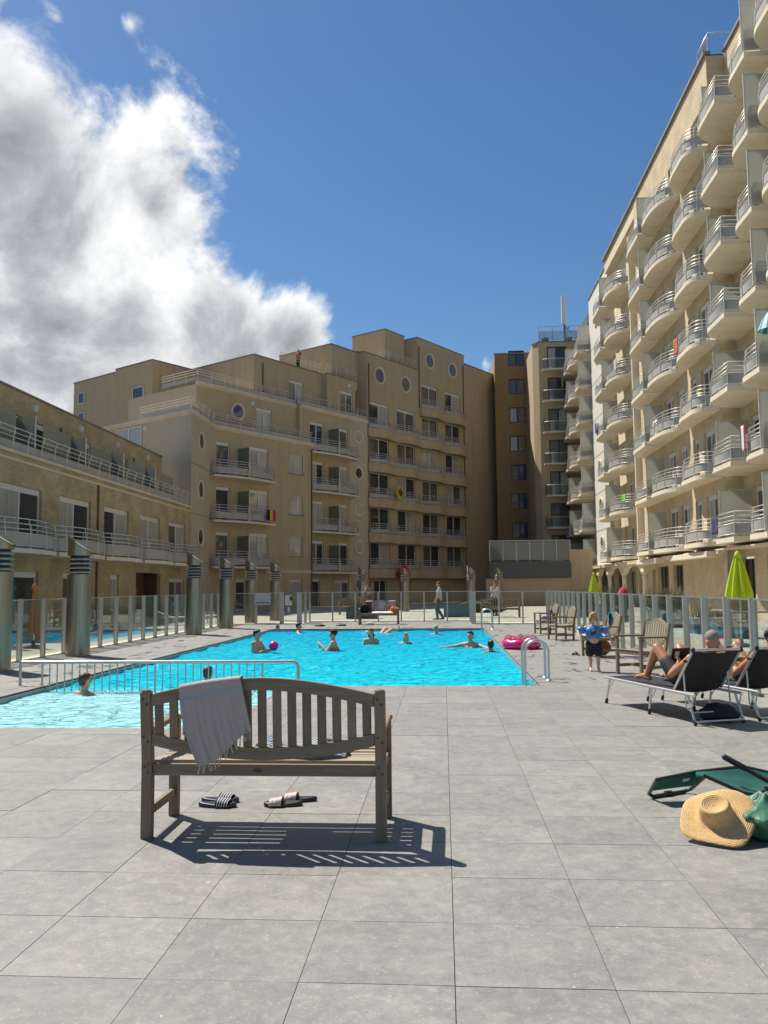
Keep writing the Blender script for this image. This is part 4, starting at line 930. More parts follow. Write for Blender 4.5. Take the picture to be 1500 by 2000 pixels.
def ladder(x, y, label, h=.64, w=.5):
    Lr = empty('pool_ladder', (x, y, 0), 0, label=label, category='pool ladder', group='pool ladders')
    for k in (0, 1):
        b = MB(); r = .185
        b.tube([(.185, 0, 0), (.185, 0, h - r)] + [(r * cos(a), 0, h - r + r * sin(a)) for a in [pi * i / 12 for i in range(1, 12)]] + [(-.185, 0, h - r), (-.185, 0, -.5)], .021, 10)
        b.lathe([(.055, 0), (.05, .02), (.025, .03)], 14, c=(.185, 0, 0)); b.build('handrail', ALU, Lr, (0, k * w, 0))
    for z in (-.3, -.12):
        b = MB(); b.box(-.235, -.15, .02, w - .02, z - .015, z + .015); b.build('step', ALU, Lr)
    return Lr
ladder(1.465, 13.68, 'near chrome pool ladder with curved handrails at the right front corner'); ladder(1.50, 29.5, 'far chrome pool ladder at the back right corner of the pool', .72)
# ================================================================== teak bench (foreground)
TEAK = M('weathered_teak', (.235, .18, .12), rough=.75, var=.20, sc=3, stretch=(1.2, 14, 14), bump=.25, bsc=20, spec=.25, rnd=.10, dirt=(.30, .26, .20), dsc=2.2, dlo=.5, dhi=.8)
TEAKV = M('weathered_teak_upright', (.225, .17, .11), rough=.75, var=.20, sc=3, stretch=(14, 14, 1.2), bump=.25, bsc=20, spec=.25, rnd=.16, dirt=(.28, .24, .18), dsc=2.2, dlo=.5, dhi=.8)
TEAKS = M('weathered_teak_seat', (.34, .285, .215), rough=.75, var=.14, sc=3, stretch=(1.2, 14, 14), bump=.25, bsc=20, spec=.25, rnd=.08)
BX, BY = -1.105, 5.16
def curved_rail(x0, x1, y0, y1, fn_lo, fn_hi, n=24):
    b = MB(); vs = []
    for i in range(n + 1):
        x = x0 + (x1 - x0) * i / n; a, c = fn_lo(x), fn_hi(x)
        vs += [(x, y0, a), (x, y1, a), (x, y1, c), (x, y0, c)]
    fs = []
    for i in range(n):
        o = i * 4; p = o + 4; fs += [(o, p, p + 3, o + 3), (o + 1, o + 2, p + 2, p + 1), (o + 3, p + 3, p + 2, o + 2), (o, o + 1, p + 1, p)]
    fs += [(0, 3, 2, 1), (n * 4, n * 4 + 1, n * 4 + 2, n * 4 + 3)]; b.add(vs, fs); return b
def bench(name, loc, rz, W, **tags):
    R = empty(name, loc, rz, **tags); h = W / 2; lx = h - .035
    for s in (-1, 1):
        b = MB(); b.beam((s * lx, 0, 0), (s * lx, 0, .45), .065, .065, (0, 1, 0)); b.beam((s * lx, 0, .4501), (s * lx, -.055, .885), .065, .062, (0, 1, 0), h2=.055); b.sphere((s * lx, -.056, .885), (.034, .03, .016), 10, 6); b.build('leg', TEAKV, R, bevel=.006)
        b = MB(); b.beam((s * lx, .52, 0), (s * lx, .52, .625), .062, .062, (0, 1, 0)); b.build('leg', TEAKV, R, bevel=.006)
        b = MB(); b.beam((s * lx, -.02, .645), (s * lx, .46, .655), .07, .035); b.beam((s * lx, .461, .655), (s * lx, .58, .638), .075, .035); b.build('armrest', TEAK, R, bevel=.01)
        b = MB(); b.beam((s * lx, .035, .155), (s * lx, .485, .155), .032, .055); b.build('stretcher', TEAK, R, bevel=.004)
        b = MB(); b.beam((s * lx, .035, .40), (s * lx, .485, .40), .032, .06); b.build('side_rail', TEAK, R, bevel=.004)
    iw = lx - .034
    arch = lambda x: .868 + .10 * (1 - (abs(x) / iw) ** 1.75) if abs(x) < iw else .868
    b = curved_rail(-iw, iw, -.07, -.03, lambda x: arch(x) - .075, arch); b.build('top_rail', TEAK, R, bevel=.006)
    low = lambda x: .635 - .085 * (1 - (abs(x) / iw) ** 2)
    b = curved_rail(-iw, iw, -.045, -.008, lambda x: low(x) - .075, low); b.build('back_rail', TEAK, R, bevel=.005)
    n = 15
    for i in range(n):
        x = -iw + 2 * iw * (i + .5) / n; z0 = low(x) - .01; z1 = arch(x) - .065
        b = MB(); b.beam((0, -.027, z0), (0, -.052, z1), .054, .018, (0, 1, 0)); b.build('back_slat', TEAKV, R, (x, 0, 0), bevel=.004)
    b = MB(); b.box(-iw, iw, -.016, .016, .375, .445); b.build('seat_rail', TEAK, R, bevel=.004)
    b = MB(); b.box(-iw, iw, .5, .53, .37, .435); b.build('seat_rail', TEAK, R, bevel=.004)
    for i in range(6):
        y = .045 + i * .082; b = MB(); b.box(-iw - .03, iw + .03, 0, .066, 0, .022); b.build('seat_slat', TEAKS, R, (0, y, .437 - .012 * sin(pi * i / 5)), bevel=.004)
    return R
BN = bench('teak_bench', (BX, BY, 0), 0.0, 1.50, label='weathered teak bench seen from behind in the foreground, with a grey towel over its back', category='bench')
b = MB(); b.lathe([(.022, 0), (.022, .003)], 16, Matrix.Translation((-.03, -.0165, .408)) @ Matrix.Rotation(pi / 2, 4, 'X') @ Matrix.Diagonal((1.2, .55, 1, 1))); b.build('plaque', M('bronze_plaque', (.09, .06, .035), rough=.5, metal=.5), BN)
b = MB()
for s in (-1, 1):
    for z in (.395, .43, .58, .61, .81, .84): b.sphere((s * .715 + (.012 if z in (.395, .58, .81) else -.012), -.034 - max(0, z - .45) * .126, z), (.007, .004, .007), 8, 5)
b.build('dowel', M('dark_wood_plug', (.09, .07, .05), rough=.8), BN)
# towel over the bench back
TOW = [M('grey_towel', (.47, .39, .35), rough=.95, var=.07, sc=60, bump=.35, bsc=500, spec=.1), M('teal_towel_band', (.30, .38, .385), rough=.95, var=.05, spec=.1), M('pale_towel_line', (.55, .52, .50), rough=.95, var=.04, spec=.1)]
iwb = .715 - .034
def tow(u, v):
    # u across 0..1 ; v: 0 hanging free end in front .. 1 bottom behind
    xa = -1.605 + .375 * u - BX
    top = .868 + .10 * (1 - (abs(xa) / iwb) ** 1.75) + .006
    fold = .013 * sin(u * 15 + 1.2 + v) * (.2 + .8 * abs(v - .3)) + .005 * sin(u * 41 + v * 3) + .010 * noise.noise(Vector((u * 4, v * 3, 6)))
    if v < .25:
        t = (.25 - v) / .25; return (BX + xa, BY - .028 + .012 - .0 + fold * .4 * t + .006, BY * 0 + top - .012 * 0 - t * .30)
    if v < .32:
        t = (v - .25) / .07; a = pi * t; return (BX + xa, BY - .05 + .034 * cos(a), top + .006 * sin(a))
    t = (v - .32) / .68
    L = .46 - .125 * u + .03 * sin(u * 5)
    sh = .13 * t * (1 - u) * 1.05 + .075 * t * u
    return (BX + xa + sh - .03 * sin(pi * t) * (1 - u), BY - .088 - .012 * t - abs(fold) * (.3 + t) - .03 * t * (1 - u), top - t * L)
b = MB(); b.sheet(tow, 64, 60, th=.0035, mfn=lambda u, v: 1 if .40 < v < .445 else (2 if .452 < v < .46 or .385 < v < .393 else 0))
TW = b.build('hanging_towel', TOW, label='grey striped towel with a tasselled edge hanging over the back of the foreground bench', category='towel')
fr = MB()
for i in range(17):
    u = (i + .5) / 17; p = Vector(tow(u, 1.0)); l = .045 + random.uniform(-.01, .012); dx = random.uniform(-.014, .014)
    fr.tube([p + Vector((0, .002, .004)), p + Vector((dx * .4, -.004, -l * .4)), p + Vector((dx, 0, -l * .8)), p + Vector((dx, .002, -l))], [.004, .0035, .005, .003], 5)
fr.build('tassels', M('pale_fringe', (.50, .46, .44), rough=.95), TW)
# crumpled striped cloth on the seat
CLO = fabric_mat('navy_striped_cloth', (.10, .13, .19), (.45, .50, .55), 16, 1, widths=.55)
def cloth(u, v):
    x = -1.24 + .62 * u; n = noise.noise(Vector((u * 6, v * 4, 2.2))) + .6 * noise.noise(Vector((u * 13, v * 9, 5)))
    env = sin(pi * min(max(u, .02), .98)) ** .4 * sin(pi * v) ** .5
    return (x + .02 * n, BY + .08 + .30 * v + .03 * sin(u * 7), .462 + env * (.075 + .05 * n + .04 * sin(u * 9 + 1)))
b = MB(); b.sheet(cloth, 60, 40, th=.006); b.build('striped_cloth', CLO, label='crumpled navy and white striped cloth lying on the seat of the foreground bench', category='cloth')
# ------------------------------------------------------------------ slippers
def slipper(loc, rz, label, strap_m, sole_m, group):
    R = empty('slipper', loc, rz, label=label, category='slipper', group=group)
    def out(t, s):  # plan outline
        a = 2 * pi * t; w = .047 + .008 * cos(a); return (.132 * cos(a), (w if s else w) * sin(a) * (1 + .12 * cos(a)))
    n = 28; b = MB(); pr = []
    lv = [(0, 1.0, 0), (.006, 1.03, 0), (.02, 1.02, .0), (.026, .94, 0), (.023, .8, 0)]
    for z, k, _ in lv:
        for i in range(n): x, y = out(i / n, 1); pr.append((x * k, y * k, z + (.008 * ((x / .13) ** 2)) * (1 if z > .003 else 0)))
    fs = [(r * n + i, r * n + (i + 1) % n, (r + 1) * n + (i + 1) % n, (r + 1) * n + i) for r in range(len(lv) - 1) for i in range(n)] + [tuple(range(n - 1, -1, -1)), tuple((len(lv) - 1) * n + i for i in range(n))]
    b.add(pr, fs, 0, True); b.build('sole', sole_m, R)
    b = MB(); b.sheet(lambda u, v: (.005 + .085 * u + .02 * (v - .5), -.056 * cos(pi * v), .014 + .052 * (1 - .25 * u) * sin(pi * v) ** .75), 20, 20, th=.006)
    b.build('strap', strap_m, R); return R
STR = fabric_mat('black_white_striped_strap', (.015, .016, .03), (.62, .62, .64), 5, 0, .6, .62)
PNK = M('crumpled_pale_pink_fabric', (.50, .40, .37), rough=.5, var=.35, sc=38, bump=.6, bsc=70)
SOLE = M('navy_rubber', (.022, .024, .045), rough=.4, var=.2, sc=20); SOLEB = M('black_rubber', (.02, .019, .018), rough=.45, var=.2, sc=20)
slipper((-1.585, 5.90, 0), .08 - .1, 'near one of the two slippers with black and white striped straps, left under the bench', STR, SOLE, 'striped slippers'); slipper((-1.60, 6.03, 0), .02, 'far one of the two slippers with black and white striped straps, left under the bench', STR, SOLE, 'striped slippers')
slipper((-1.13, 5.935, 0), pi + .12, 'near one of the two black slippers with pale pink straps under the bench', PNK, SOLEB, 'pink strapped slippers'); slipper((-1.05, 6.07, 0), pi + .1, 'far one of the two black slippers with pale pink straps under the bench', PNK, SOLEB, 'pink strapped slippers')
# ================================================================== teak armchairs
def chair(loc, rz, label):
    """local frame: seat faces +x"""
    R = empty('teak_armchair', loc, rz, label=label, category='armchair', group='teak armchairs along the right fence'); h = .31
    for s in (-1, 1):
        b = MB(); b.beam((.50, s * h, 0), (.50, s * h, .62), .05, .05, (1, 0, 0)); b.build('leg', TEAKV, R, bevel=.004)
        b = MB(); b.beam((0, s * h, 0), (0, s * h, .42), .05, .05, (1, 0, 0)); b.beam((0, s * h, .4201), (-.10, s * h, .86), .05, .05, (1, 0, 0)); b.build('leg', TEAKV, R, bevel=.004)
        b = MB(); b.beam((-.06, s * h, .635), (.55, s * h, .645), .06, .032); b.build('armrest', TEAKV, R, bevel=.006)
        b = MB(); b.beam((.025, s * h, .15), (.475, s * h, .15), .026, .05); b.build('stretcher', TEAKV, R)
        b = MB(); b.beam((.025, s * h, .38), (.475, s * h, .38), .026, .055); b.build('side_rail', TEAKV, R)
    b = MB(); b.beam((.24, -h + .02, .15), (.24, h - .02, .15), .03, .04); b.build('stretcher', TEAKV, R)
    b = MB(); b.beam((.5, -h + .026, .38), (.5, h - .026, .38), .028, .06); b.build('seat_rail', TEAKV, R)
    for i in range(6):
        b = MB(); b.box(0, .072, -h - .02 + .0, h + .02, 0, .02); b.build('seat_slat', TEAKS, R, (.035 + i * .083, 0, .414 - .016 * sin(pi * i / 5)), bevel=.003)
    bx = lambda z: -.1 * (z - .42) / .44
    # oval back: hoop and fan of slats
    b = MB(); N_ = 20; pts = []
    top = [(y, .80 + .14 * (1 - (abs(y) / h) ** 1.8)) for y in [-h + 2 * h * i / N_ for i in range(N_ + 1)]]
    vs = []; 
    for y, z in top: vs += [(bx(z) - .018, y, z - .07), (bx(z) + .018, y, z - .07), (bx(z) + .018, y, z), (bx(z) - .018, y, z)]
    fs = []
    for i in range(N_):
        o = 4 * i; p = o + 4; fs += [(o, p, p + 3, o + 3), (o + 1, o + 2, p + 2, p + 1), (o + 3, p + 3, p + 2, o + 2), (o, o + 1, p + 1, p)]
    fs += [(0, 3, 2, 1), (4 * N_, 4 * N_ + 1, 4 * N_ + 2, 4 * N_ + 3)]; b.add(vs, fs); b.build('top_rail', TEAKS, R)
    lowf = lambda y: .63 - .12 * (1 - (abs(y) / h) ** 2) if True else 0
    b = MB(); vs = []
    for i in range(N_ + 1):
        y = -h + 2 * h * i / N_; z = lowf(y); vs += [(bx(z) - .016, y, z - .06), (bx(z) + .016, y, z - .06), (bx(z) + .016, y, z), (bx(z) - .016, y, z)]
    b.add(vs, fs); b.build('back_rail', TEAKS, R)
    for i in range(9):
        y = (i - 4) * .058; z0, z1 = lowf(y) - .01, .80 + .14 * (1 - (abs(y) / h) ** 1.8) - .06
        b = MB(); b.beam((bx(z0), y, z0), (bx(z1), y, z1), .04, .014, (1, 0, 0)); b.build('back_slat', TEAKS, R)
    return R
# nearest first: the seat looks towards the pool
chair((3.54, 14.75, 0), radians(180 + 26), 'nearest teak armchair on the right, empty, behind the sun lounger')
chair((3.55, 18.45, 0), radians(180 + 16), 'teak armchair with a turquoise towel on its back, behind the toddler')
chair((3.50, 24.05, 0), radians(180 + 12), 'third teak armchair from the front on the right, empty')
chair((3.45, 27.2, 0), radians(180 + 10), 'farthest teak armchair on the right, with a dark blue towel')
def drape(name, mat, org, ux, vy, h, label, cat='towel', sag=.05, seed=1, th=.006):
    """cloth hung over an edge: org = middle of the edge, ux = along edge, vy = out direction on one side"""
    org = Vector(org); ux = Vector(ux); vy = Vector(vy).normalized()
    def f(u, v):
        t = v * 2 - 1; s = abs(t); n = noise.noise(Vector((u * 5, v * 4, seed))) 
        return org + ux * (u - .5) * (1 - .18 * s) + vy * ((.03 if s > .1 else .3 * s) * (1 if t > 0 else -1) + .025 * n) + Vector((0, 0, .012 - h * (s if t > 0 else s * .55) + .02 * n))
    b = MB(); b.sheet(f, 18, 24, th=th); return b.build(name, mat, label=label, category=cat)
drape('turquoise_towel', M('turquoise_terry', (.01, .26, .36), rough=.95, var=.12, sc=30, bump=.3, bsc=200), (3.61, 18.66, .90), (.1, .3, -.03), (-1, -.15, 0), .48, 'turquoise towel hung over the back of the second armchair', seed=3)
drape('blue_towel', M('dark_blue_terry', (.015, .025, .14), rough=.95, var=.2, sc=30), (3.40, 27.15, .74), (.05, .34, 0), (-1, -.1, 0), .40, 'dark blue towel thrown over the farthest armchair', seed=7)
b = MB(); b.sheet(lambda u, v: (3.02 + .36 * u, 27.0 + .4 * v, .45 + .09 * sin(pi * u) * sin(pi * v) * (1 + noise.noise(Vector((u * 5, v * 5, 1))))), 12, 12); b.build('dark_blue_bundle', MATS['dark_blue_terry'], label='dark blue bundle of clothes on the seat of the farthest armchair', category='clothes')
b = MB(); b.sheet(lambda u, v: (2.95 + .5 * u, 18.15 + .5 * v + .0, .452 + .05 * sin(pi * u) * sin(pi * v) + .025 * noise.noise(Vector((u * 7, v * 6, 4)))), 16, 16, th=.01); b.build('blue_white_cloth', fabric_mat('blue_white_cloth_fabric', (.35, .45, .55), (.08, .18, .35), 5, 0), label='blue and white cloth on the seat of the second armchair', category='cloth')
b = MB(); b.sphere((3.3, 18.45, .19), (.26, .2, .18), 16, 10); b.build('orange_bag', M('orange_brown_cloth', (.36, .10, .025), rough=.85, var=.15, bump=.4, bsc=15), label='orange brown bag standing under the second armchair', category='bag')
slipper((2.86, 18.75, 0), 2.0, 'black slipper on the deck beside the second armchair', SOLEB, SOLEB, 'slippers by the second armchair')
# ================================================================== black sling loungers
SLING = M('black_sling', (.016, .016, .017), rough=.75, var=.15, sc=40, bump=.2, bsc=400)
def lounger(loc, rz, label, up=.80, hinge=.34, mats=(ALU, SLING, BLACKM), L=1.86, W=.60, group='sun loungers with black slings'):
    """local: x = along the lounger from head (0) to foot (L); y across 0..W"""
    fr_m, sl_m, bl = mats; R = empty('sun_lounger', loc, rz, label=label, category='sun lounger', group=group); z = .33
    for k in (0, 1):
        y = k * W; b = MB(); b.tube([(-.02, y, z - .01), (L, y, z)], .017, 8); b.build('side_tube', fr_m, R)
        for x0, x1 in ((.10, -.02), (.80, .86), (1.74, 1.84)):
            b = MB(); b.tube([(x0, y, z - .02), (x1, y, .03)], .014, 8); b.tube([(x0 - .1, y, z - .012), (x0 - .02 + (x1 - x0) * .4, y, z * .6)], .008, 6); o = b.build('leg', fr_m, R)
            b = MB(); b.caps((x1, y, .018), .021, (x1 - (x1 - x0) * .15, y, .055), .019, 8); b.build('foot_cap', bl, o)
        b = MB(); b.tube([(.19, y + (.02 if k == 0 else -.02), .545), (.16, y + (.02 if k == 0 else -.02), .17), (.10, y + (.06 if k == 0 else -.06), .12)], .010, 6); b.build('strut', fr_m, R)
    b = MB(); b.tube([(-.02, 0, .04), (-.02, W, .04)], .013, 8); b.build('cross_bar', fr_m, R)
    b = MB(); b.tube([(L, 0, z), (L, W, z)], .015, 8); b.build('cross_bar', fr_m, R)
    b = MB(); b.tube([(.10, .06, .12), (.10, W - .06, .12)], .010, 6); b.build('cross_bar', fr_m, R)
    b = MB(); b.sheet(lambda u, v: (hinge + (L - hinge) * u, .01 + (W - .02) * v, z + .012 - .035 * sin(pi * v) * (1 - u * .4)), 14, 10, th=.004); b.build('seat_sling', sl_m, R)
    a = Vector((hinge, 0, z + .02)); t = Vector((-.03, 0, up))
    for k in (0, 1):
        b = MB(); b.tube([a + Vector((0, k * W, 0)), t + Vector((0, k * W, 0))], .016, 8); b.build('back_tube', fr_m, R)
        b = MB(); b.caps(t + Vector((0, k * W, -.01)), .023, t + Vector((0, k * W, .012)), .021, 8); b.build('corner_joint', bl, R); b = MB(); b.caps(a + (t - a) * .72 + Vector((0, k * W - (.025 if k == 0 else -.025), 0)), .017, a + (t - a) * .74 + Vector((0, k * W - (.045 if k == 0 else -.045), 0)), .017, 8); b.build('corner_joint', bl, R)
    b = MB(); b.tube([t + Vector((0, .0, 0)), t + Vector((0, W, 0))], .017, 8); b.build('back_tube', fr_m, R)
    b = MB(); b.sheet(lambda u, v: a + (t - a) * (u * .985) + Vector((-.03 * sin(pi * v), .014 + (W - .028) * v, -.03 * sin(pi * v))), 12, 10, th=.004); b.build('back_sling', sl_m, R)
    return R
LZ = atan2(.946, -.325)
lounger((3.23, 9.595, 0), LZ, 'sun lounger with black sling carrying the man who reads'); lounger((4.01, 9.90, 0), LZ, 'sun lounger with black sling at the right edge, carrying the woman with a phone')
# dark bag under the lounger
def lump(name, mat, c, r, label, cat, seed=0, amp=.25, n=28, k=18, fr_=2.2, flat=-.0):
    b = MB(); vs = []; fs = []
    for i in range(k + 1):
        a = -pi / 2 + pi * i / k
        for j in range(n):
            d = Vector((cos(a) * cos(2 * pi * j / n), cos(a) * sin(2 * pi * j / n), sin(a))); q = 1 + amp * (noise.noise(d * fr_ + Vector((seed, 0, 0))) if fr_ < 2.5 else .35 - 1.6 * abs(noise.noise(d * fr_ * .62 + Vector((seed, 0, 0))))) + amp * .5 * noise.noise(d * fr_ * (2.7 if fr_ < 2.5 else 1.4) + Vector((0, seed, 0)))
            p = Vector((c[0] + d.x * r[0] * q, c[1] + d.y * r[1] * q, max(c[2] + d.z * r[2] * q, .004))); vs.append(p)
    for i in range(k):
        for j in range(n): fs.append((i * n + j, i * n + (j + 1) % n, (i + 1) * n + (j + 1) % n, (i + 1) * n + j))
    b.add(vs, fs, 0, True); return b.build(name, mat, label=label, category=cat)
lump('dark_bag', M('navy_bag_cloth', (.012, .014, .028), rough=.7, var=.2, bump=.5, bsc=25), (3.02, 9.72, .085), (.21, .15, .10), 'soft dark navy bag lying on the deck under the near sun lounger', 'bag', 2)
# ------------------------------------------------------------------ green folding lounger at the right edge
GR = empty('folding_lounger', (1.75, 6.2, 0), 0, label='low green folding lounger with dark frame, cut off at the right edge', category='sun lounger')
o_ = Vector((1.75, 6.2, 0))
Fp = [Vector(p) - o_ for p in ((1.41, 6.23, .016), (1.45, 6.06, .17), (1.74, 6.17, .20), (2.13, 6.36, .20), (2.77, 6.48, .04))]
Np = [Vector(p) - o_ for p in ((1.77, 6.39, .016), (1.77, 6.04, .20), (1.89, 6.01, .15), (2.00, 6.01, .10), (2.52, 5.89, .025))]
DG = M('dark_green_tube', (.02, .035, .03), rough=.4); GS = M('green_canvas', (.010, .105, .078), rough=.8, var=.12, sc=6, bump=.3, bsc=250)
b = MB(); b.tube([Fp[1], Fp[0] + Vector((.02, 0, .02)), Fp[0] + Vector((.05, 0, 0)), Np[0] + Vector((-.05, 0, 0)), Np[0] + Vector((.0, 0, .02)), Np[1]], .014, 8); b.tube([Np[1], Np[2], Np[3], Np[4]], .013, 8); b.tube([Fp[1], Fp[2], Fp[3], Fp[4]], .013, 8); b.build('frame', DG, GR)
b = MB(); b.tube([Fp[0] + (Np[0] - Fp[0]) * .42 + Vector((0, 0, .005)), Fp[0] + (Np[0] - Fp[0]) * .55 + Vector((0, 0, .005))], .02, 8); b.build('foot_grip', BLACKM, GR)
def lerp_path(P, t):
    t = min(max(t, 0), .9999) * (len(P) - 1); i = int(t); return P[i].lerp(P[i + 1], t - i)
b = MB(); b.sheet(lambda u, v: Fp[0].lerp(Fp[1], .35).lerp(Np[0].lerp(Np[1], .45), v).lerp(lerp_path([Fp[1], Fp[1].lerp(Fp[2], .5), Fp[2], Np[1]], v), u), 8, 15, th=.004); b.build('head_panel', GS, GR)
b = MB(); b.sheet(lambda u, v: lerp_path([Fp[2], Fp[3], Fp[4]], u).lerp(lerp_path(Np[1:], u), v) - Vector((0, 0, .03 * sin(pi * v) * sin(pi * u) - .014 * sin(v * 17) * u * .3)), 24, 14, th=.004); b.build('bed_panel', GS, GR)
b = MB(); b.box(-.05, .05, -.0008, .0008, -.014, .014); tg = b.build('white_tag', WHITE, GR)
lo_ = Fp[0].lerp(Fp[1], .35).lerp(Np[0].lerp(Np[1], .45), .62); hi_ = Fp[2]; ux_ = (Np[0] - Fp[0]).normalized(); uz_ = (hi_ - lo_); uz_ = (uz_ - ux_ * uz_.dot(ux_)).normalized(); un_ = uz_.cross(ux_)
tg.matrix_local = Matrix.Translation(lo_.lerp(hi_, .55) - un_ * .008) @ Matrix((ux_, un_, uz_)).transposed().to_4x4()
b = MB(); b.caps((.20, -.02, .30), .021, (.32, -.07, .235), .021, 10); b.build('armrest', BLACKM, GR)
b = MB(); b.tube([(.31, -.066, .24), (.52, -.16, .12)], .015, 8); b.tube([(.30, -.20, .075), (.46, -.19, .13)], .019, 8); b.tube([(.40, -.21, .03), (.42, -.19, .14)], .022, 8); b.build('hinge_arm', BLACKM, GR)
b = MB(); b.tube([(.38, -.21, .02), (.42, -.19, .13)], .018, 8); b.tube([(.38, -.21, .02), (.58, .1, .02), (.62, .22, .14)], .013, 8); b.build('leg', DG, GR)
# straw hat leaning on the green bag
STRAW = M('woven_straw', (.62, .40, .175), rough=.75, var=.16, sc=55, bump=.5, bsc=160, spec=.25)
def straw():
    nt = STRAW.node_tree; N = nt.nodes; L = nt.links
    wv = N.new('ShaderNodeTexWave'); wv.wave_type = 'RINGS'; wv.rings_direction = 'Z'; wv.inputs['Scale'].default_value = 28; wv.inputs['Distortion'].default_value = .6; wv.inputs['Detail'].default_value = 2
    tc = [n for n in N if n.type == 'TEX_COORD'][0]; L.new(tc.outputs['Object'], wv.inputs['Vector'])
    b = N['Principled BSDF']; src = b.inputs['Normal'].links[0].from_node
    bp = N.new('ShaderNodeBump'); bp.inputs['Strength'].default_value = .35; bp.inputs['Distance'].default_value = .006; L.new(wv.outputs['Fac'], bp.inputs['Height']); L.new(src.outputs[0], bp.inputs['Normal']); L.new(bp.outputs[0], b.inputs['Normal'])
straw()
ax = Vector((-.26, -.50, .82)).normalized(); Q = Vector((0, 0, 1)).rotation_difference(ax)
b = MB(); n = 56
def hat_pt(r, a, z):
    e = 1 + .10 * cos(2 * (a - .5)) + .05 * cos(3 * a + 1)
    if r > .12: z += .018 * sin(2 * a + .6) * ((r - .12) / .11) ** 1.5 + .014 * sin(3 * a) * ((r - .12) / .11) ** 2
    return Vector((r * cos(a) * (e if r > .12 else 1), r * sin(a) * (1 / e if r > .12 else .92), z))
prof = [(.232, -.006), (.225, .004), (.195, .006), (.16, .006), (.13, .005), (.112, .012), (.106, .03), (.102, .06), (.098, .09), (.092, .108), (.080, .114), (.068, .108), (.05, .098), (.025, .09), (.001, .088)]
vs = [hat_pt(r, 2 * pi * j / n, z) for r, z in prof for j in range(n)]
fs = [(i * n + j, i * n + (j + 1) % n, (i + 1) * n + (j + 1) % n, (i + 1) * n + j) for i in range(len(prof) - 1) for j in range(n)]
b.add(vs, fs, 0, True); H = b.build('straw_hat', STRAW, None, (1.60, 5.27, .135), label='wide brimmed straw hat leaning against a green bag on the deck at the right', category='hat')
H.scale = (.92, .92, .92); H.rotation_mode = 'QUATERNION'; H.rotation_quaternion = Q
so_ = H.modifiers.new('thick', 'SOLIDIFY'); so_.thickness = .004; ss = H.modifiers.new('smooth', 'SUBSURF'); ss.levels = 1; ss.render_levels = 1
GB = M('shiny_green_bag', (.04, .15, .085), rough=.5, var=.40, sc=9, bump=.8, bsc=22, spec=.5)
b = MB(); n_, k_ = 96, 40; vs = []
for i in range(k_ + 1):
    t_ = i / k_; z = .25 * t_; base_r = (.16 + .10 * sin(pi * min(1, t_ * 1.15)) ** .8) * (1 if t_ < .6 else 1 - .62 * ((t_ - .6) / .4) ** 1.3)
    for j in range(n_):
        a = 2 * pi * j / n_; d = Vector((cos(a), sin(a), 0)); ridge = .5 - abs(noise.noise(Vector((d.x * 1.7, d.y * 1.7, t_ * 1.3 + 3))))
        ridge2 = .35 - abs(noise.noise(Vector((d.x * 4.2 + t_, d.y * 4.2, t_ * 2.6 + 9)))); q = 1 + .30 * (ridge - .3) + .16 * (ridge2 - .15) + .05 * sin(9 * a + 4 * t_) * t_
        vs.append((1.93 + d.x * base_r * q * 1.05 - .05 * t_, 5.33 + d.y * base_r * q * .8, .004 + z + .025 * noise.noise(Vector((d.x * 2, d.y * 2, t_ * 2)))*(1 if t_ > .1 else 0)))
vs.append((1.88, 5.33, .215))
b.add(vs, [(i * n_ + j, i * n_ + (j + 1) % n_, (i + 1) * n_ + (j + 1) % n_, (i + 1) * n_ + j) for i in range(k_) for j in range(n_)] + [(k_ * n_ + j, k_ * n_ + (j + 1) % n_, len(vs) - 1) for j in range(n_)], 0, True)
b.v = [(x + .05, y, z) for x, y, z in b.v]
GBG = b.build('green_bag', GB, label='crumpled shiny green bag on the deck behind the straw hat', category='bag')
# ================================================================== pink float
FLT = M('pink_vinyl', (.80, .02, .20), rough=.25, var=.12, sc=9, spec=.6); CLR = glass_mat('clear_pink_vinyl', (.95, .70, .80), refl=.9, frost=.18)
PF = empty('inflatable_ring', (1.86, 20.75, 0), .15, label='bright pink inflatable ring lying on the deck at the right edge of the pool', category='inflatable ring')
b = MB(); n = 28; b.tube([(.36 * cos(2 * pi * i / n), .36 * sin(2 * pi * i / n), .12 + .012 * sin(i * 2.1)) for i in range(n)], [.115 + .01 * sin(i * 1.7) for i in range(n)], 12, True); b.build('ring', FLT, PF)
b = MB(); b.tube([(.33 * cos(2 * pi * i / n), .33 * sin(2 * pi * i / n), .235 + .02 * sin(i * 1.3)) for i in range(n)], [.07 + .02 * sin(i * 2.3) for i in range(n)], 10, True); b.build('clear_tube', CLR, PF)
cf = MB()
for i in range(60):
    a = random.uniform(0, 2 * pi); r = .33 + random.uniform(-.05, .05); cf.sphere((r * cos(a), r * sin(a), .235 + random.uniform(-.03, .05)), (.02, .02, .006), 6, 4)
cf.build('confetti', M('hot_pink_confetti', (.75, .04, .25), rough=.5), PF)
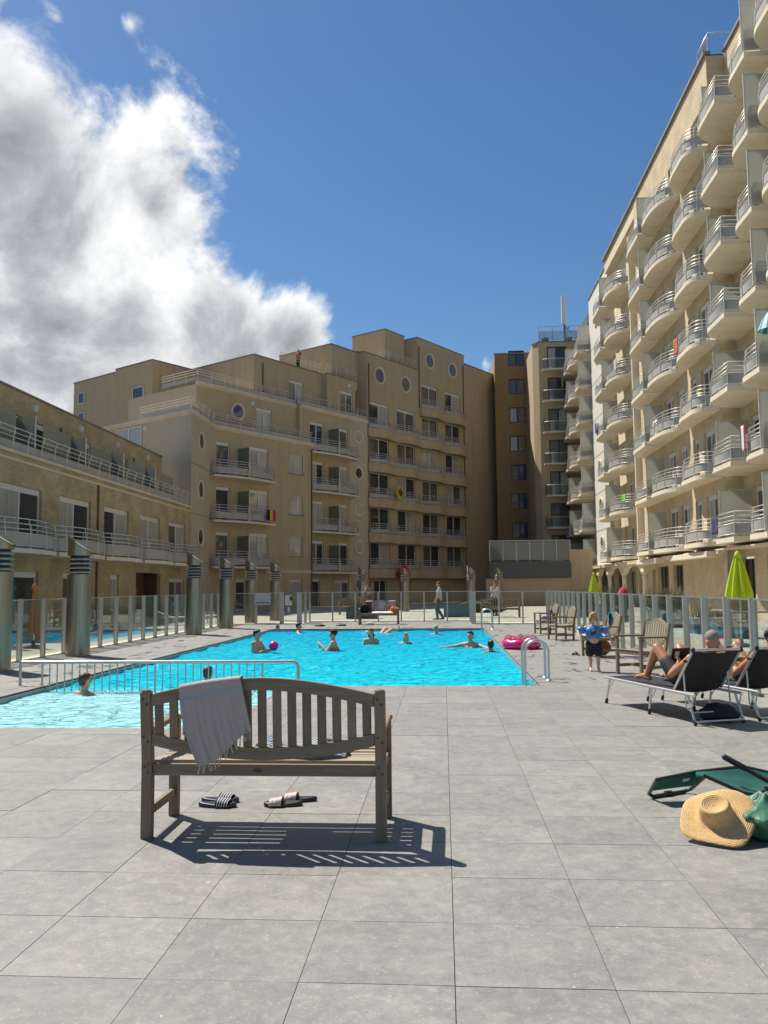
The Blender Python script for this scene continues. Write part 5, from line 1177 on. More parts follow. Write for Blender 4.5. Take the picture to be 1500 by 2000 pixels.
# ================================================================== far bench with towels
FB = bench('grey_bench', (-2.62, 34.55, 0), pi, 1.62, label='bench with towels and clothes at the far end of the pool', category='bench')
LIL = M('lilac_grey_terry', (.36, .34, .42), rough=.95, var=.1, sc=20)
drape('lilac_towel', LIL, (-2.55, 34.62, .94), (1.25, 0, 0), (0, -1, 0), .42, 'lilac grey towel spread over the back of the far bench', seed=5)
drape('red_brown_towel', M('red_brown_terry', (.22, .06, .06), rough=.95, var=.3, sc=20), (-3.08, 34.58, .92), (.32, 0, 0), (0, -1, 0), .44, 'dark red towel on the left part of the far bench back', seed=9)
drape('pale_teal_towel', M('pale_teal_terry', (.14, .32, .32), rough=.95, var=.1, sc=20), (-3.42, 34.25, .64), (.05, .34, 0), (-1, -.05, 0), .46, 'pale teal towel hung over the left arm of the far bench', seed=11)
lump('black_backpack', M('black_cloth', (.01, .01, .011), rough=.8, var=.2), (-3.2, 34.35, .66), (.2, .14, .2), 'black bag on the left end of the far bench', 'bag', 4, .2)
lump('orange_bag', M('orange_cloth', (.52, .17, .04), rough=.85, var=.25, sc=9), (-2.0, 34.3, .57), (.16, .14, .17), 'orange patterned bag on the right end of the far bench', 'bag', 8, .35)
b = MB(); b.sheet(lambda u, v: (-2.9 + .85 * u, 34.08 + .3 * v, .475 + .05 * sin(pi * v) * (1 + noise.noise(Vector((u * 7, v * 5, 8))))), 22, 10); b.build('white_towel', M('white_terry', (.66, .64, .60), rough=.95, var=.05), label='white towel lying along the seat of the far bench', category='towel')
lump('white_shoes', MATS['white_terry'], (-2.95, 33.75, .05), (.16, .09, .07), 'pair of white shoes on the deck in front of the far bench', 'shoes', 3, .4)
for x, y, l in ((-4.85, 33.0, 'dark flat slippers left on the far pool edge, left of the bench'), (-4.05, 33.3, 'dark flat slippers on the deck just left of the far bench')): lump('dark_slippers', SOLEB, (x, y, .03), (.2, .12, .045), l, 'slippers', x, .3)
bench('teak_bench', (2.75, 41.3, 0), 0, 1.9, label='empty teak bench standing outside the far right fence', category='bench')
bench('grey_garden_bench', (-5.0, 47.5, 0), pi, 1.7, label='dim bench in the shade by the building, left of the far planter', category='bench')
PLB = M('dark_grey_planter', (.055, .062, .064), rough=.6, var=.1); PLT = M('blue_grey_planter', (.06, .12, .16), rough=.5, var=.1)
LEAF = [M('dry_grass_blade', (.20, .17, .07), rough=.8, var=.3, rnd=0), M('green_grass_blade', (.06, .095, .03), rough=.7, var=.3)]
def planter(x, y, w, d, h, mat, label, blades=220, bh=.6, spread=.35, group='planters with grasses beyond the fences', lm=0, rz=0.):
    R = empty('planter', (x, y, 0), rz, label=label, category='planter', group=group)
    b = MB(); b.box(-w / 2, w / 2, -d / 2, d / 2, 0, h, skip='t'); b.box(-w / 2 + .04, w / 2 - .04, -d / 2 + .04, d / 2 - .04, h - .06, h - .05); 
    for a, c, e, f in ((-w / 2, w / 2, -d / 2, -d / 2 + .04), (-w / 2, w / 2, d / 2 - .04, d / 2), (-w / 2, -w / 2 + .04, -d / 2 + .04, d / 2 - .04), (w / 2 - .04, w / 2, -d / 2 + .04, d / 2 - .04)): b.box(a, c, e, f, h + .001, h + .02)
    b.build('box', mat, R)
    if blades:
        q = MB()
        for i in range(blades):
            px, py = random.uniform(-w / 2 + .08, w / 2 - .08), random.uniform(-d / 2 + .08, d / 2 - .08); a = random.uniform(0, 2 * pi); l = bh * random.uniform(.5, 1.15); s = spread * random.uniform(.3, 1.3)
            dx, dy = cos(a), sin(a); wv = .009; p = [Vector((px + dx * s * t * t, py + dy * s * t * t, h - .05 + l * (t - .25 * t * t * s))) for t in (0, .4, .75, 1)]
            n = Vector((-dy, dx, 0)); vs = []
            for k, t in enumerate((1, .9, .6, .08)): vs += [p[k] + n * wv * t, p[k] - n * wv * t]
            q.add(vs, [(0, 1, 3, 2), (2, 3, 5, 4), (4, 5, 7, 6)], random.choice((lm, lm, 1 - lm)), True)
        q.build('grass_blades', LEAF, R, kind='stuff')
    return R
planter(-3.95, 41.0, 1.5, .7, .55, PLB, 'dark planter behind the far glass fence, left of the bench with towels', 120, .45, .2, lm=1)
planter(.75, 42.6, 1.5, .7, .62, PLT, 'blue grey planter box beyond the far fence, right of the walking man', 60, .25, .2, lm=1)
planter(8.0, 31.3, 1.4, .8, .72, PLB, 'dark planter with dry grasses by the right fence, in front of the brick pier', 420, .85, .5)
planter(7.2, 36.2, 1.2, .8, .7, PLB, 'dark planter with green plants under the red parasol', 420, .9, .4, lm=1)
planter(8.2, 27.0, 1.1, .7, .42, PLT, 'low blue box planter with dry grasses, behind the middle of the right fence', 260, .5, .45); planter(8.25, 24.9, 1.1, .7, .40, PLT, 'low blue box planter nearest the lime parasol', 260, .45, .45)
planter(6.6, 40.5, 1.2, .7, .6, PLB, 'far dark planter with green grasses near the arcade columns', 300, .8, .4, lm=1)
lump('shrub_heap', M('dark_bush', (.03, .045, .02), rough=.8, var=.3, sc=20, bump=.8, bsc=30), (2.0, 49.5, .28), (1.5, .5, .3), 'dark low shrubs in the shade at the foot of the wavy balconies', 'shrub', 6, .5, 30, 18, 3)
# table / bench by the lime parasol
TB = empty('picnic_bench', (8.75, 24.6, 0), .1, label='grey slatted picnic bench in the shade of the lime parasol', category='bench')
GRYW = M('grey_wood', (.17, .16, .145), rough=.8, var=.2, sc=4, stretch=(1, 12, 12))
for i in range(5):
    b = MB(); b.box(-.75, .75, -.3 + i * .12, -.2 + i * .12, .70, .735); b.build('slat', GRYW, TB)
for x in (-.6, .6):
    b = MB(); b.box(x - .04, x + .04, -.3, .3, 0, .698); b.build('leg', GRYW, TB)
# ================================================================== parasols
def parasol(x, y, label, col, h0=1.15, h1=2.25, r=.36, pole=.024):
    R = empty('closed_parasol', (x, y, 0), 0, label=label, category='parasol', group='closed parasols')
    b = MB(); b.tube([(0, 0, .08), (0, 0, h1 + .06)], pole, 8); b.build('pole', ALU, R); b = MB(); b.lathe([(.26, 0), (.26, .05), (.05, .09), (.05, .2)], 18); b.build('base', PLB, R)
    b = MB(); n = 48; vs = []; fs = []; K = 14
    for k in range(K + 1):
        t = k / K; z = h1 + .05 - (h1 - h0 + .05) * t
        for j in range(n):
            a = 2 * pi * j / n; fold = .5 + .5 * cos(8 * a); rr = .02 + r * (t ** .75) * (.46 + .54 * fold ** .8); rr *= 1 - .08 * max(0, t - .85) / .15
            vs.append((rr * cos(a), rr * sin(a), z - .09 * t * (fold - .5)))
    for k in range(K):
        for j in range(n): fs.append((k * n + j, k * n + (j + 1) % n, (k + 1) * n + (j + 1) % n, (k + 1) * n + j))
    b.add(vs, fs, 0, True); b.build('canopy', col, R)
    b = MB(); K2 = [(.02, h1 + .07), (.06, h1 + .02), (.10, h1 - .10), (.085, h1 - .1)]; b.lathe(K2, 16); b.build('canopy_cap', col, R); return R
LIME = M('lime_canvas', (.46, .56, .015), rough=.85, var=.05, sc=8, bump=.15, bsc=200)
parasol(7.2, 21.2, 'closed lime green parasol beyond the right glass fence', LIME)
parasol(8.5, 48.5, 'small far closed lime parasol at the end of the arcade', LIME, 1.0, 2.2, .33)
RP = empty('red_parasol', (7.35, 35.3, 0), 0, label='small dark red parasol top beyond the right fence, above green plants', category='parasol')
b = MB(); b.sheet(lambda u, v: (.24 * v * cos(2 * pi * u), .24 * v * sin(2 * pi * u), 1.42 - .30 * v ** 2.2), 24, 8); b.build('canopy', M('red_canvas', (.45, .03, .05), rough=.85), RP); b = MB(); b.tube([(0, 0, 0), (0, 0, 1.44)], .022, 8); b.build('pole', ALU, RP)
for x, y, c, l in ((-11.6, 20.6, M('teal_canvas', (.02, .10, .11), rough=.85), 'folded teal parasol behind the left fence, nearest the left edge'), (-11.2, 21.3, MATS['teal_canvas'], 'folded teal parasol behind the left fence, beside the orange one'), (-10.75, 21.6, M('orange_canvas', (.40, .16, .05), rough=.85), 'folded orange parasol behind the left fence')): parasol(x, y, l, c, .35, 1.62, .15)
# white loungers and screens behind the left fence
WS = M('white_sling', (.55, .55, .53), rough=.8)
for x, y, l in ((-12.0, 34.5, 'white sun lounger behind the left fence, next to the paddling pool'), (-11.2, 36.5, 'white sun lounger behind the left fence, farther from the paddling pool')): lounger((x, y, 0), .25, l, .62, .6, (ALU, WS, BLACKM), group='white loungers by the paddling pool')
# ================================================================== things hung on balconies
def cloth_panel(name, mat, loc, rz, w, h, label, cat, cols=None, rx=0.):
    b = MB(); b.sheet(lambda u, v: (w * (u - .5), .015 * sin(u * 11) , -h * v), 12, 8, th=.006, mfn=(lambda u, v: min(len(cols) - 1, int(u * len(cols)))) if cols else None)
    o = b.build(name, cols or mat, None, loc, (rx, 0, rz), label=label, category=cat); return o
def cl(s, t, z): 
    th = radians(56.6); return (-15.5 + s * cos(th) - t * sin(th), 55.65 + s * sin(th) + t * cos(th), z)
FY = M('flag_yellow', (.62, .47, .03), rough=.9); FR = M('flag_red', (.50, .05, .05), rough=.9); FK = M('flag_black', (.01, .01, .012), rough=.9)
cloth_panel('tricolour_flag', None, cl(4.65, -.95, 7.05), radians(56.6 + 18), 1.35, .75, 'black, yellow and red flag hung on a balcony of the stepped building', 'flag', [FK, FY, FR])
YS = cloth_panel('yellow_sign', FY, cl(22.3, .36, 10.2), radians(56.6), .95, .95, 'yellow diamond shaped sign with black print on the wavy balconies', 'sign'); YS.rotation_euler = (0, radians(42), radians(56.6))
b = MB()
for i in range(3): b.box(-.32, .32, -.03, -.018, -.3 - i * .19, -.2 - i * .19)
for i in range(4): b.box(-.28 + i * .17, -.22 + i * .17, -.036, -.031, -.72, -.16)
b.build('black_print', FK, YS)
lump('red_cloth', M('red_cloth', (.55, .05, .03), rough=.85, var=.15), cl(22.0, .1, 2.75), (.5, .3, .62), 'bright red cloth bundle hanging on the lowest wavy balcony', 'cloth', 9, .3)
cloth_panel('red_white_towel', None, (11.6, 33.0, 7.6), pi / 2, .55, 1.0, 'red and white towel over a balcony rail at the right edge of the photo', 'towel', [M('red_terry', (.55, .02, .03), rough=.9), M('white_towel_cloth', (.66, .66, .66), rough=.9), M('black_terry', (.02, .02, .022), rough=.9)])
cloth_panel('green_towel', M('green_terry', (.16, .48, .07), rough=.9), (11.62, 54.6, 7.3), pi / 2, 1.0, .5, 'bright green towel on a lower balcony of the right building', 'towel')
cloth_panel('blue_towel', M('blue_striped_terry', (.09, .11, .32), rough=.9), (11.5, 63.0, 13.6), pi / 2, .9, .8, 'blue towel on a balcony beside the round windows of the right building', 'towel')
cloth_panel('pale_pink_towel', M('pale_pink_terry', (.55, .42, .48), rough=.9), (11.62, 56.0, 16.5), pi / 2, .8, .8, 'pale lilac towel on a middle balcony of the right building', 'towel')
cloth_panel('yellow_towel', M('yellow_terry', (.60, .58, .16), rough=.9), (11.6, 80.0, 21.4), pi / 2, .9, 1.0, 'pale yellow towel on the highest far balcony of the right building', 'towel')
cloth_panel('orange_towel', M('orange_terry', (.65, .27, .05), rough=.9), (11.55, 79.6, 3.9), pi / 2, .8, .7, 'orange towel on the lowest far balcony of the right building', 'towel')
BP = empty('balcony_parasol', (11.95, 30.5, 9.5), 0, label='turquoise and white striped parasol on a balcony at the right edge', category='parasol')
TQ = M('turquoise_canvas', (.04, .35, .38), rough=.85); WQ = M('white_canvas', (.62, .68, .66), rough=.85)
b = MB(); b.sheet(lambda u, v: (.5 * v * cos(2 * pi * u), .5 * v * sin(2 * pi * u), 1.85 - .75 * v ** 1.8), 32, 8, mfn=lambda u, v: int(u * 16) % 2); b.build('canopy', [TQ, WQ], BP); b = MB(); b.tube([(0, 0, 0), (0, 0, 1.86)], .02, 6); b.build('pole', ALU, BP)

# folding chairs on some balconies of the right building
def fold_chair(loc, rz, label):
    R = empty('balcony_chair', loc, rz, label=label, category='chair', group='folding chairs on the balconies')
    b = MB()
    for s in (-.2, .2): b.tube([(-.2, s, 0), (.22, s, .46)], .014, 5); b.tube([(.22, s, 0), (-.12, s, .45), (-.25, s, .88)], .014, 5)
    b.build('frame', BLACKM, R); b = MB(); b.box(-.17, .24, -.2, .2, .445, .465); b.build('seat', GRYW, R); b = MB(); b.beam((-.17, -.2, .66), (-.17, .2, .66), .02, .1); b.beam((-.23, -.2, .82), (-.23, .2, .82), .02, .1); b.build('backrest', GRYW, R); return R
CHL = ['dark folding chair on the lowest balcony beside the far white bay with round windows', 'dark folding chair on the third row balcony next to the white bay', 'dark folding chair on the lowest balcony above the arcade fascia, middle of the building',
       'dark folding chair on the second row balcony in the middle of the building', 'dark folding chair on the third row balcony with the square corner', 'dark folding chair on the lowest balcony right of the brick corner', 'dark folding chair on the fifth row balcony right of the brick corner',
       'dark folding chair on the second row balcony at the right edge of the photo', 'dark folding chair on the fourth row balcony at the right edge of the photo', 'dark folding chair beside the red and white towel on the second row', 'dark folding chair on the fifth row balcony next to the white bay', 'dark folding chair on the sixth row balcony in the middle of the building']
c0 = None
def rb(x, y, z): return (11.75 + y, 68 - x, z)
for n_i, (x, y, r) in enumerate(((9.4, .9, 0), (9.6, .7, 2), (22.6, .25, 0), (22.0, .35, 1), (27.8, .25, 2), (31.9, .8, 0), (32.6, .9, 4), (39.0, .8, 1), (38.6, .7, 3), (35.4, .8, 1), (9.0, .9, 4), (22.4, .3, 5))):
    L_ = rb(x, y, 3.4 + 3.05 * r)
    LBL = CHL[n_i]
    if c0 is None: c0 = fold_chair(L_, 1.2, LBL)
    else: copy_tree(c0, None, L_, random.uniform(0, 6.2), label=LBL)
cloth_panel('white_sheet', M('white_sheet_cloth', (.64, .62, .60), rough=.9), (11.66, 46.4, 10.45), pi / 2, 1.1, .9, 'white sheet drying over a balcony rail in the third row of the right building', 'sheet')
cloth_panel('terracotta_towel', M('terracotta_terry', (.42, .13, .07), rough=.9), (11.60, 41.6, 13.6), pi / 2, .8, .8, 'terracotta towel over a balcony rail in the fourth row of the right building', 'towel')
cloth_panel('navy_towel', M('navy_terry', (.03, .04, .10), rough=.9), (11.62, 36.9, 4.35), pi / 2, .9, .7, 'navy towel over a balcony rail in the lowest row of the right building', 'towel')
# ================================================================== people
SKIN = M('light_skin', (.56, .31, .195), rough=.55, var=.06, sc=8, spec=.4); SKINT = M('tanned_skin', (.40, .19, .095), rough=.45, var=.08, sc=8, spec=.5); SKINP = M('pale_skin', (.64, .42, .31), rough=.55, var=.06, sc=8, spec=.4)
HAIRD = M('dark_hair', (.012, .009, .007), rough=.5, var=.3, sc=60); HAIRB = M('brown_hair', (.07, .035, .018), rough=.55, var=.3, sc=60); HAIRG = M('grey_hair', (.36, .34, .31), rough=.7, var=.2, sc=60); HAIRY = M('blond_hair', (.40, .24, .10), rough=.6, var=.25, sc=50); HAIRR = M('auburn_hair', (.16, .05, .02), rough=.6, var=.25, sc=50)
EYE = M('dark_eye', (.02, .015, .012), rough=.2); LIP = M('lip', (.35, .10, .08), rough=.5)
def remesh(b, name, mat, parent=None, vox=.014, smooth=4, loc=(0, 0, 0), rot=(0, 0, 0), **tags):
    me = b.mesh(name + '_raw', mat); o = bpy.data.objects.new(name + '_raw', me); COL.objects.link(o)
    r = o.modifiers.new('r', 'REMESH'); r.mode = 'VOXEL'; r.voxel_size = vox; r.use_smooth_shade = True
    s = o.modifiers.new('s', 'SMOOTH'); s.iterations = smooth; s.factor = .5
    dg = bpy.context.evaluated_depsgraph_get(); dg.update(); new = bpy.data.meshes.new_from_object(o.evaluated_get(dg)); new.name = name
    bpy.data.objects.remove(o); bpy.data.meshes.remove(me)
    new.materials.clear(); new.materials.append(mat)
    new.polygons.foreach_set('use_smooth', [True] * len(new.polygons))
    return ob(name, new, parent, loc, rot, **tags)
V = Vector
def hand(b, w, d, pn, k, curl=.5, thumb=1):
    """palm, four bent fingers of different lengths and a thumb; d = pointing direction, pn = palm normal"""
    d = V(d).normalized(); pn = V(pn); pn = (pn - d * pn.dot(d)).normalized(); s = d.cross(pn) * thumb
    pc = w + d * .045 * k
    for q in (-.028, -.009, .010, .028): b.caps(w + s * q * .7 * k, .015 * k, w + d * .085 * k + s * q * k, .0125 * k, 8)
    for q, l in ((-.029, .058), (-.0095, .074), (.0105, .080), (.029, .070)):
        a = w + d * .085 * k + s * q * k; m1 = a + (d + pn * curl * .6).normalized() * l * .5 * k; m2 = m1 + (d * (1 - curl * .8) + pn * curl * 1.3).normalized() * l * .5 * k
        b.caps(a, .0105 * k, m1, .0095 * k, 8); b.caps(m1, .0095 * k, m2, .008 * k, 8)
    a = w + d * .025 * k + s * .03 * k; m1 = a + (d * .7 + s * .8 + pn * .3).normalized() * .042 * k; b.caps(a, .0135 * k, m1, .011 * k, 8); b.caps(m1, .011 * k, m1 + (d * .9 + s * .2 + pn * .4).normalized() * .032 * k, .009 * k, 8)
def head_shape(b, c, f, up, k):
    """skull, jaw, brow, nose, ears; returns the frame"""
    f = V(f).normalized(); up = (V(up) - f * V(up).dot(f)).normalized(); r = f.cross(up); mt = Matrix((r, f, up)).transposed()
    E_ = lambda x, y, z, rr: b.sphere(c + mt @ V((x * k, y * k, z * k)), tuple(q * k for q in rr), 14, 10, mt)
    E_(0, -.012, .022, (.073, .093, .088)); E_(0, .012, -.035, (.058, .072, .072)); E_(0, .050, -.082, (.033, .030, .026)); E_(0, .070, .018, (.05, .02, .016))
    b.caps(c + mt @ V((0, .088 * k, .005 * k)), .010 * k, c + mt @ V((0, .108 * k, -.030 * k)), .014 * k, 8)
    for s in (-1, 1): E_(s * .074, -.008, -.012, (.012, .022, .032)); E_(s * .038, .060, -.03, (.022, .02, .02))
    E_(0, .083, -.058, (.024, .012, .009))
    return mt
def face(parent, c, mt, k):
    b = MB()
    for s in (-1, 1): b.sphere(c + mt @ V((s * .031 * k, .083 * k, .0)), (.013 * k, .008 * k, .008 * k), 8, 6, mt)
    b.build('eyes', EYE, parent); b = MB(); b.sphere(c + mt @ V((0, .091 * k, -.058 * k)), (.022 * k, .008 * k, .006 * k), 10, 6, mt); b.build('mouth', LIP, parent)
def hair(parent, c, mt, k, mat, style='short', vox=.012):
    b = MB(); E_ = lambda x, y, z, rr: b.sphere(c + mt @ V((x * k, y * k, z * k)), tuple(q * k for q in rr), 14, 10, mt)
    E_(0, -.026, .035, (.080, .092, .090)); E_(0, .035, .085, (.06, .045, .035))
    if style == 'short': E_(0, -.055, -.02, (.07, .05, .06))
    if style == 'long': E_(0, -.06, -.05, (.082, .055, .11)); E_(0, -.062, -.14, (.07, .045, .10)); [E_(s * .065, -.02, -.06, (.026, .04, .09)) for s in (-1, 1)]
    if style == 'bun': E_(0, -.05, -.02, (.07, .05, .06)); E_(0, -.11, .06, (.045, .045, .045))
    if style == 'tuft':
        E_(0, -.055, -.02, (.07, .05, .06))
        for s in (-.8, -.3, .2, .7): b.caps(c + mt @ V((s * .04 * k, .02 * k, .10 * k)), .02 * k, c + mt @ V((s * .11 * k, .0, (.17 - .03 * abs(s)) * k)), .006 * k, 8)
        [E_(s * .07, .0, -.02, (.022, .045, .06)) for s in (-1, 1)]
    if style == 'curly':
        for i in range(40):
            a = random.uniform(0, 2 * pi); z = random.uniform(-.4, 1); rr = sqrt(max(0, 1 - z * z)); 
            if sin(a) * rr > .55 and z < .5: continue
            E_(cos(a) * rr * .075, -.02 + sin(a) * rr * .09, .03 + z * .09, (.022, .022, .022))
    remesh(b, 'hair', mat, parent, vox * max(k, .6), 2)
def figure(J, k=1., skin=SKIN, vox=.014, legs=True, hands=True, name='person', loc=(0, 0, 0), rz=0, fem=False, curl=(.5, .5), hd=None, belly=0., shoes=None, **tags):
    """J: joints; head (centre), face (dir), up, neck, chest, pelvis, sh/el/wr/hip/kn/an/toe as (left, right)"""
    b = MB(); J = {a: ([V(q) for q in v] if isinstance(v, (list, tuple)) and isinstance(v[0], (list, tuple, V)) else V(v)) for a, v in J.items()}
    mt = head_shape(b, J['head'], J['face'], J.get('up', V((0, 0, 1))), k)
    c, p, n = J['chest'], J['pelvis'], J['neck']
    b.caps(n, .060 * k, J['head'] - V((0, 0, .05 * k)) - V(J['face']).normalized() * .015 * k, .054 * k, 12)
    sh = J['sh']; ax = (sh[1] - sh[0]).normalized()
    for s in (-1, 1):
        b.caps(c + ax * s * .065 * k, .108 * k, c.lerp(p, .55) + ax * s * (.045 if fem else .055) * k, (.092 if fem else .10) * k, 14)
        b.caps(c.lerp(p, .5) + ax * s * .05 * k, .098 * k, p + ax * s * .065 * k, .108 * k, 14)
        b.caps(n - V((0, 0, .02 * k)), .055 * k, sh[0 if s < 0 else 1], .052 * k, 12); b.caps(c + ax * s * .07 * k, .10 * k, sh[0 if s < 0 else 1], .058 * k, 12)
    fwd = ax.cross((n - p).normalized()) * -1
    if fwd.dot(V(J['face'])) < 0 and abs(fwd.dot(V(J['face']))) > .2: fwd = -fwd
    if fem:
        for s in (-1, 1): b.sphere(c + ax * s * .075 * k + fwd * .085 * k - (n - p).normalized() * .05 * k, .058 * k, 12, 8)
    if belly: b.sphere(c.lerp(p, .65) + fwd * .05 * k, (.12 * k + belly, .11 * k + belly, .13 * k), 14, 10)
    for i in (0, 1):
        e, w = J['el'][i], J['wr'][i]
        b.caps(sh[i], .053 * k, e, .038 * k, 12); b.caps(e, .040 * k, w.lerp(e, .35), .037 * k, 12); b.caps(w.lerp(e, .35), .037 * k, w, .026 * k, 12)
        if hands:
            d = (w - e).normalized(); pn = (hd[i] if hd else ax * (1 if i == 0 else -1)); hand(b, w, d, pn, k, curl[i], 1 if i == 0 else -1)
    if legs:
        for i in (0, 1):
            h, kn, an, to = J['hip'][i], J['kn'][i], J['an'][i], J['toe'][i]
            b.caps(h, .088 * k, kn, .056 * k, 14); b.caps(kn, .056 * k, kn.lerp(an, .35), .056 * k, 12); b.caps(kn.lerp(an, .3), .055 * k, an, .036 * k, 12)
            hl = an + (an - to).normalized() * .035 * k; hl.z = min(hl.z, an.z) - .035 * k * (1 if abs((to - an).normalized().z) < .8 else 0)
            b.caps(hl, .034 * k, an.lerp(to, .45), .036 * k, 10); b.caps(an, .036 * k, an.lerp(to, .5), .034 * k, 10); b.caps(an.lerp(to, .45), .036 * k, to, .026 * k, 10)
            s = ax * .024 * k
            for q, rr in ((-1.2, .010), (-.6, .011), (0, .011), (.6, .012), (1.2, .014)): b.caps(an.lerp(to, .8) + s * q, .014 * k, to + s * q + (to - an).normalized() * .03 * k, rr * k, 8)
    o = remesh(b, name, skin, None, vox, 3, loc, (0, 0, rz), **tags)
    return o, J, mt
def garment(parent, name, mat, segs, vox=.014):
    b = MB()
    for s in segs:
        if len(s) == 4: b.caps(s[0], s[1], s[2], s[3], 14)
        else: b.sphere(s[0], s[1], 14, 10)
    return remesh(b, name, mat, parent, vox, 3)
def torso_segs(J, k, t=.014, lo=1.0):
    c, p = J['chest'], J['pelvis']; sh = J['sh']; ax = (sh[1] - sh[0]).normalized(); out = []
    for s in (-1, 1): out += [(c + ax * s * .065 * k, .108 * k + t, c.lerp(p, .55) + ax * s * .055 * k, .10 * k + t), (c.lerp(p, .5) + ax * s * .05 * k, .10 * k + t, c.lerp(p, lo) + ax * s * .06 * k, .106 * k + t), (c + ax * s * .07 * k, .10 * k + t, sh[0 if s < 0 else 1], .056 * k + t)]
    return out
WL = -.075
def swimmer(x, y, rz, rise, label, skin, hm, style, arms='down', k=1., fem=False, top=None, lookup=0., extra=None):
    """rise = height of the head's top above the water"""
    hz = WL + rise - .115 * k; nz = hz - .17 * k
    J = dict(head=(0, 0, hz), face=(0, 1, lookup), neck=(0, -.01, nz), chest=(0, -.02, nz - .16 * k), pelvis=(0, -.03, nz - .50 * k), sh=[(-.185 * k, -.015, nz - .045 * k), (.185 * k, -.015, nz - .045 * k)])
    if fem: J['sh'] = [(-.165 * k, -.015, nz - .045 * k), (.165 * k, -.015, nz - .045 * k)]
    A = dict(down=[[(-.25 * k, .05, nz - .32 * k), (-.2 * k, .26 * k, nz - .40 * k)], [(.25 * k, .05, nz - .32 * k), (.2 * k, .26 * k, nz - .40 * k)]],
             ball=[[(-.24 * k, .12 * k, nz - .28 * k), (-.10 * k, .34 * k, nz - .20 * k)], [(.24 * k, .12 * k, nz - .28 * k), (.10 * k, .34 * k, nz - .20 * k)]],
             up=[[(-.25 * k, .12 * k, nz - .26 * k), (-.10 * k, .30 * k, nz - .10 * k)], [(.24 * k, .1 * k, nz - .28 * k), (.16 * k, .30 * k, nz - .16 * k)]],
             side=[[(-.42 * k, .08, nz - .10 * k), (-.62 * k, .22 * k, nz - .12 * k)], [(.42 * k, .08, nz - .10 * k), (.64 * k, .18 * k, nz - .12 * k)]])[arms]
    J['el'] = [A[0][0], A[1][0]]; J['wr'] = [A[0][1], A[1][1]]
    o, J, mt = figure(J, k, skin, .016, legs=False, fem=fem, loc=(x, y, 0), rz=rz, label=label, category='person', hd=[V((1, .2, 0)), V((-1, .2, 0))])
    face(o, J['head'], mt, k)
    if hm: hair(o, J['head'], mt, k, hm, style, .014)
    if top:
        c = J['chest']; ax = (J['sh'][1] - J['sh'][0]).normalized()
        garment(o, 'bikini_top', top, [(c + ax * s * .075 * k + V((0, .09 * k, -.05 * k)), .064 * k) for s in (-1, 1)] + [(c + ax * s * .10 * k + V((0, .02, -.05 * k)), .10 * k, c + ax * s * .04 * k + V((0, -.05, -.05 * k)), .09 * k) for s in (-1, 1)], .016)
    # rings of disturbed water round the body are left to the wave mesh
    return o
YB = M('yellow_swimwear', (.55, .48, .10), rough=.6); RB_ = M('coral_swimwear', (.55, .16, .12), rough=.6); NV = M('navy_swimwear', (.015, .018, .035), rough=.7); BLK = M('black_swimwear', (.012, .012, .014), rough=.7, var=.2, bump=.2, bsc=60)
FACE_R = -pi / 2   # faces +x
swimmer(-4.62, 20.8, FACE_R - .25, .56, 'young man standing in the pool holding a pink ball in front of him', SKIN, HAIRD, 'short', 'ball')
bl = MB(); bl.sphere((0, 0, 0), .12, 24, 16); bl.build('pink_ball', M('pink_ball_rubber', (.72, .02, .22), rough=.35, var=.35, sc=6), None, (-4.19, 20.70, .09), label='pink patterned ball held by the young man in the pool', category='ball')
swimmer(-6.0, 30.3, pi, .25, 'dark haired swimmer at the far left corner of the pool, only the head above water', SKIN, HAIRD, 'short')
swimmer(-5.2, 30.2, FACE_R, .33, 'swimmer with dark hair and arms stretched out along the far pool edge', SKIN, HAIRD, 'short', 'side')
swimmer(-2.86, 21.75, pi / 2, .50, 'woman in the middle of the pool with dark curly hair, raising one hand', SKIN, HAIRD, 'curly', 'up', fem=True, top=RB_)
swimmer(-2.05, 23.85, pi, .42, 'woman with long dark hair in a yellow top in the middle of the pool', SKIN, HAIRD, 'long', fem=True, top=YB)
swimmer(-1.08, 24.0, pi, .29, 'fair haired swimmer in the middle of the pool, facing the camera', SKINP, HAIRY, 'long', k=.95)
swimmer(-.26, 28.0, pi + .5, .32, 'grey haired swimmer near the far edge of the pool', SKIN, HAIRG, 'short')
swimmer(.68, 22.3, pi - .5, .42, 'dark haired man with broad bare shoulders near the right side of the pool', SKIN, HAIRD, 'short', 'side', k=1.05, lookup=.1)
swimmer(1.12, 20.75, .2, .29, 'swimmer seen from behind with black hair, close to the right edge and the pink ring', SKINT, HAIRD, 'bun')
swimmer(-5.45, 12.62, FACE_R + 1.0, .32, 'person with dark hair in the shallow end, seen behind the bars of the barrier', SKIN, HAIRB, 'short')
swimmer(-3.83, 13.6, 0, .33, 'dark haired swimmer whose head shows just above the foreground bench', SKIN, HAIRB, 'short')
# floating swimmer: feet and knees out of the water
fo, J, mt = figure(dict(head=(0, -.95, -.05), face=(0, .2, 1), up=(0, -1, .2), neck=(0, -.80, -.10), chest=(0, -.62, -.14), pelvis=(0, -.25, -.18), sh=[(-.18, -.74, -.12), (.18, -.74, -.12)], el=[(-.42, -.66, -.12), (.42, -.66, -.12)], wr=[(-.6, -.5, -.1), (.6, -.5, -.1)],
    hip=[(-.09, -.2, -.18), (.09, -.2, -.18)], kn=[(-.13, .18, .06), (.14, .2, .04)], an=[(-.14, .5, -.06), (.15, .55, .02)], toe=[(-.15, .55, .10), (.16, .6, .17)]), 1, SKINP, .018, loc=(-2.05, 29.5, 0), rz=-.6, label='swimmer floating near the far edge with knees and feet out of the water', category='person')
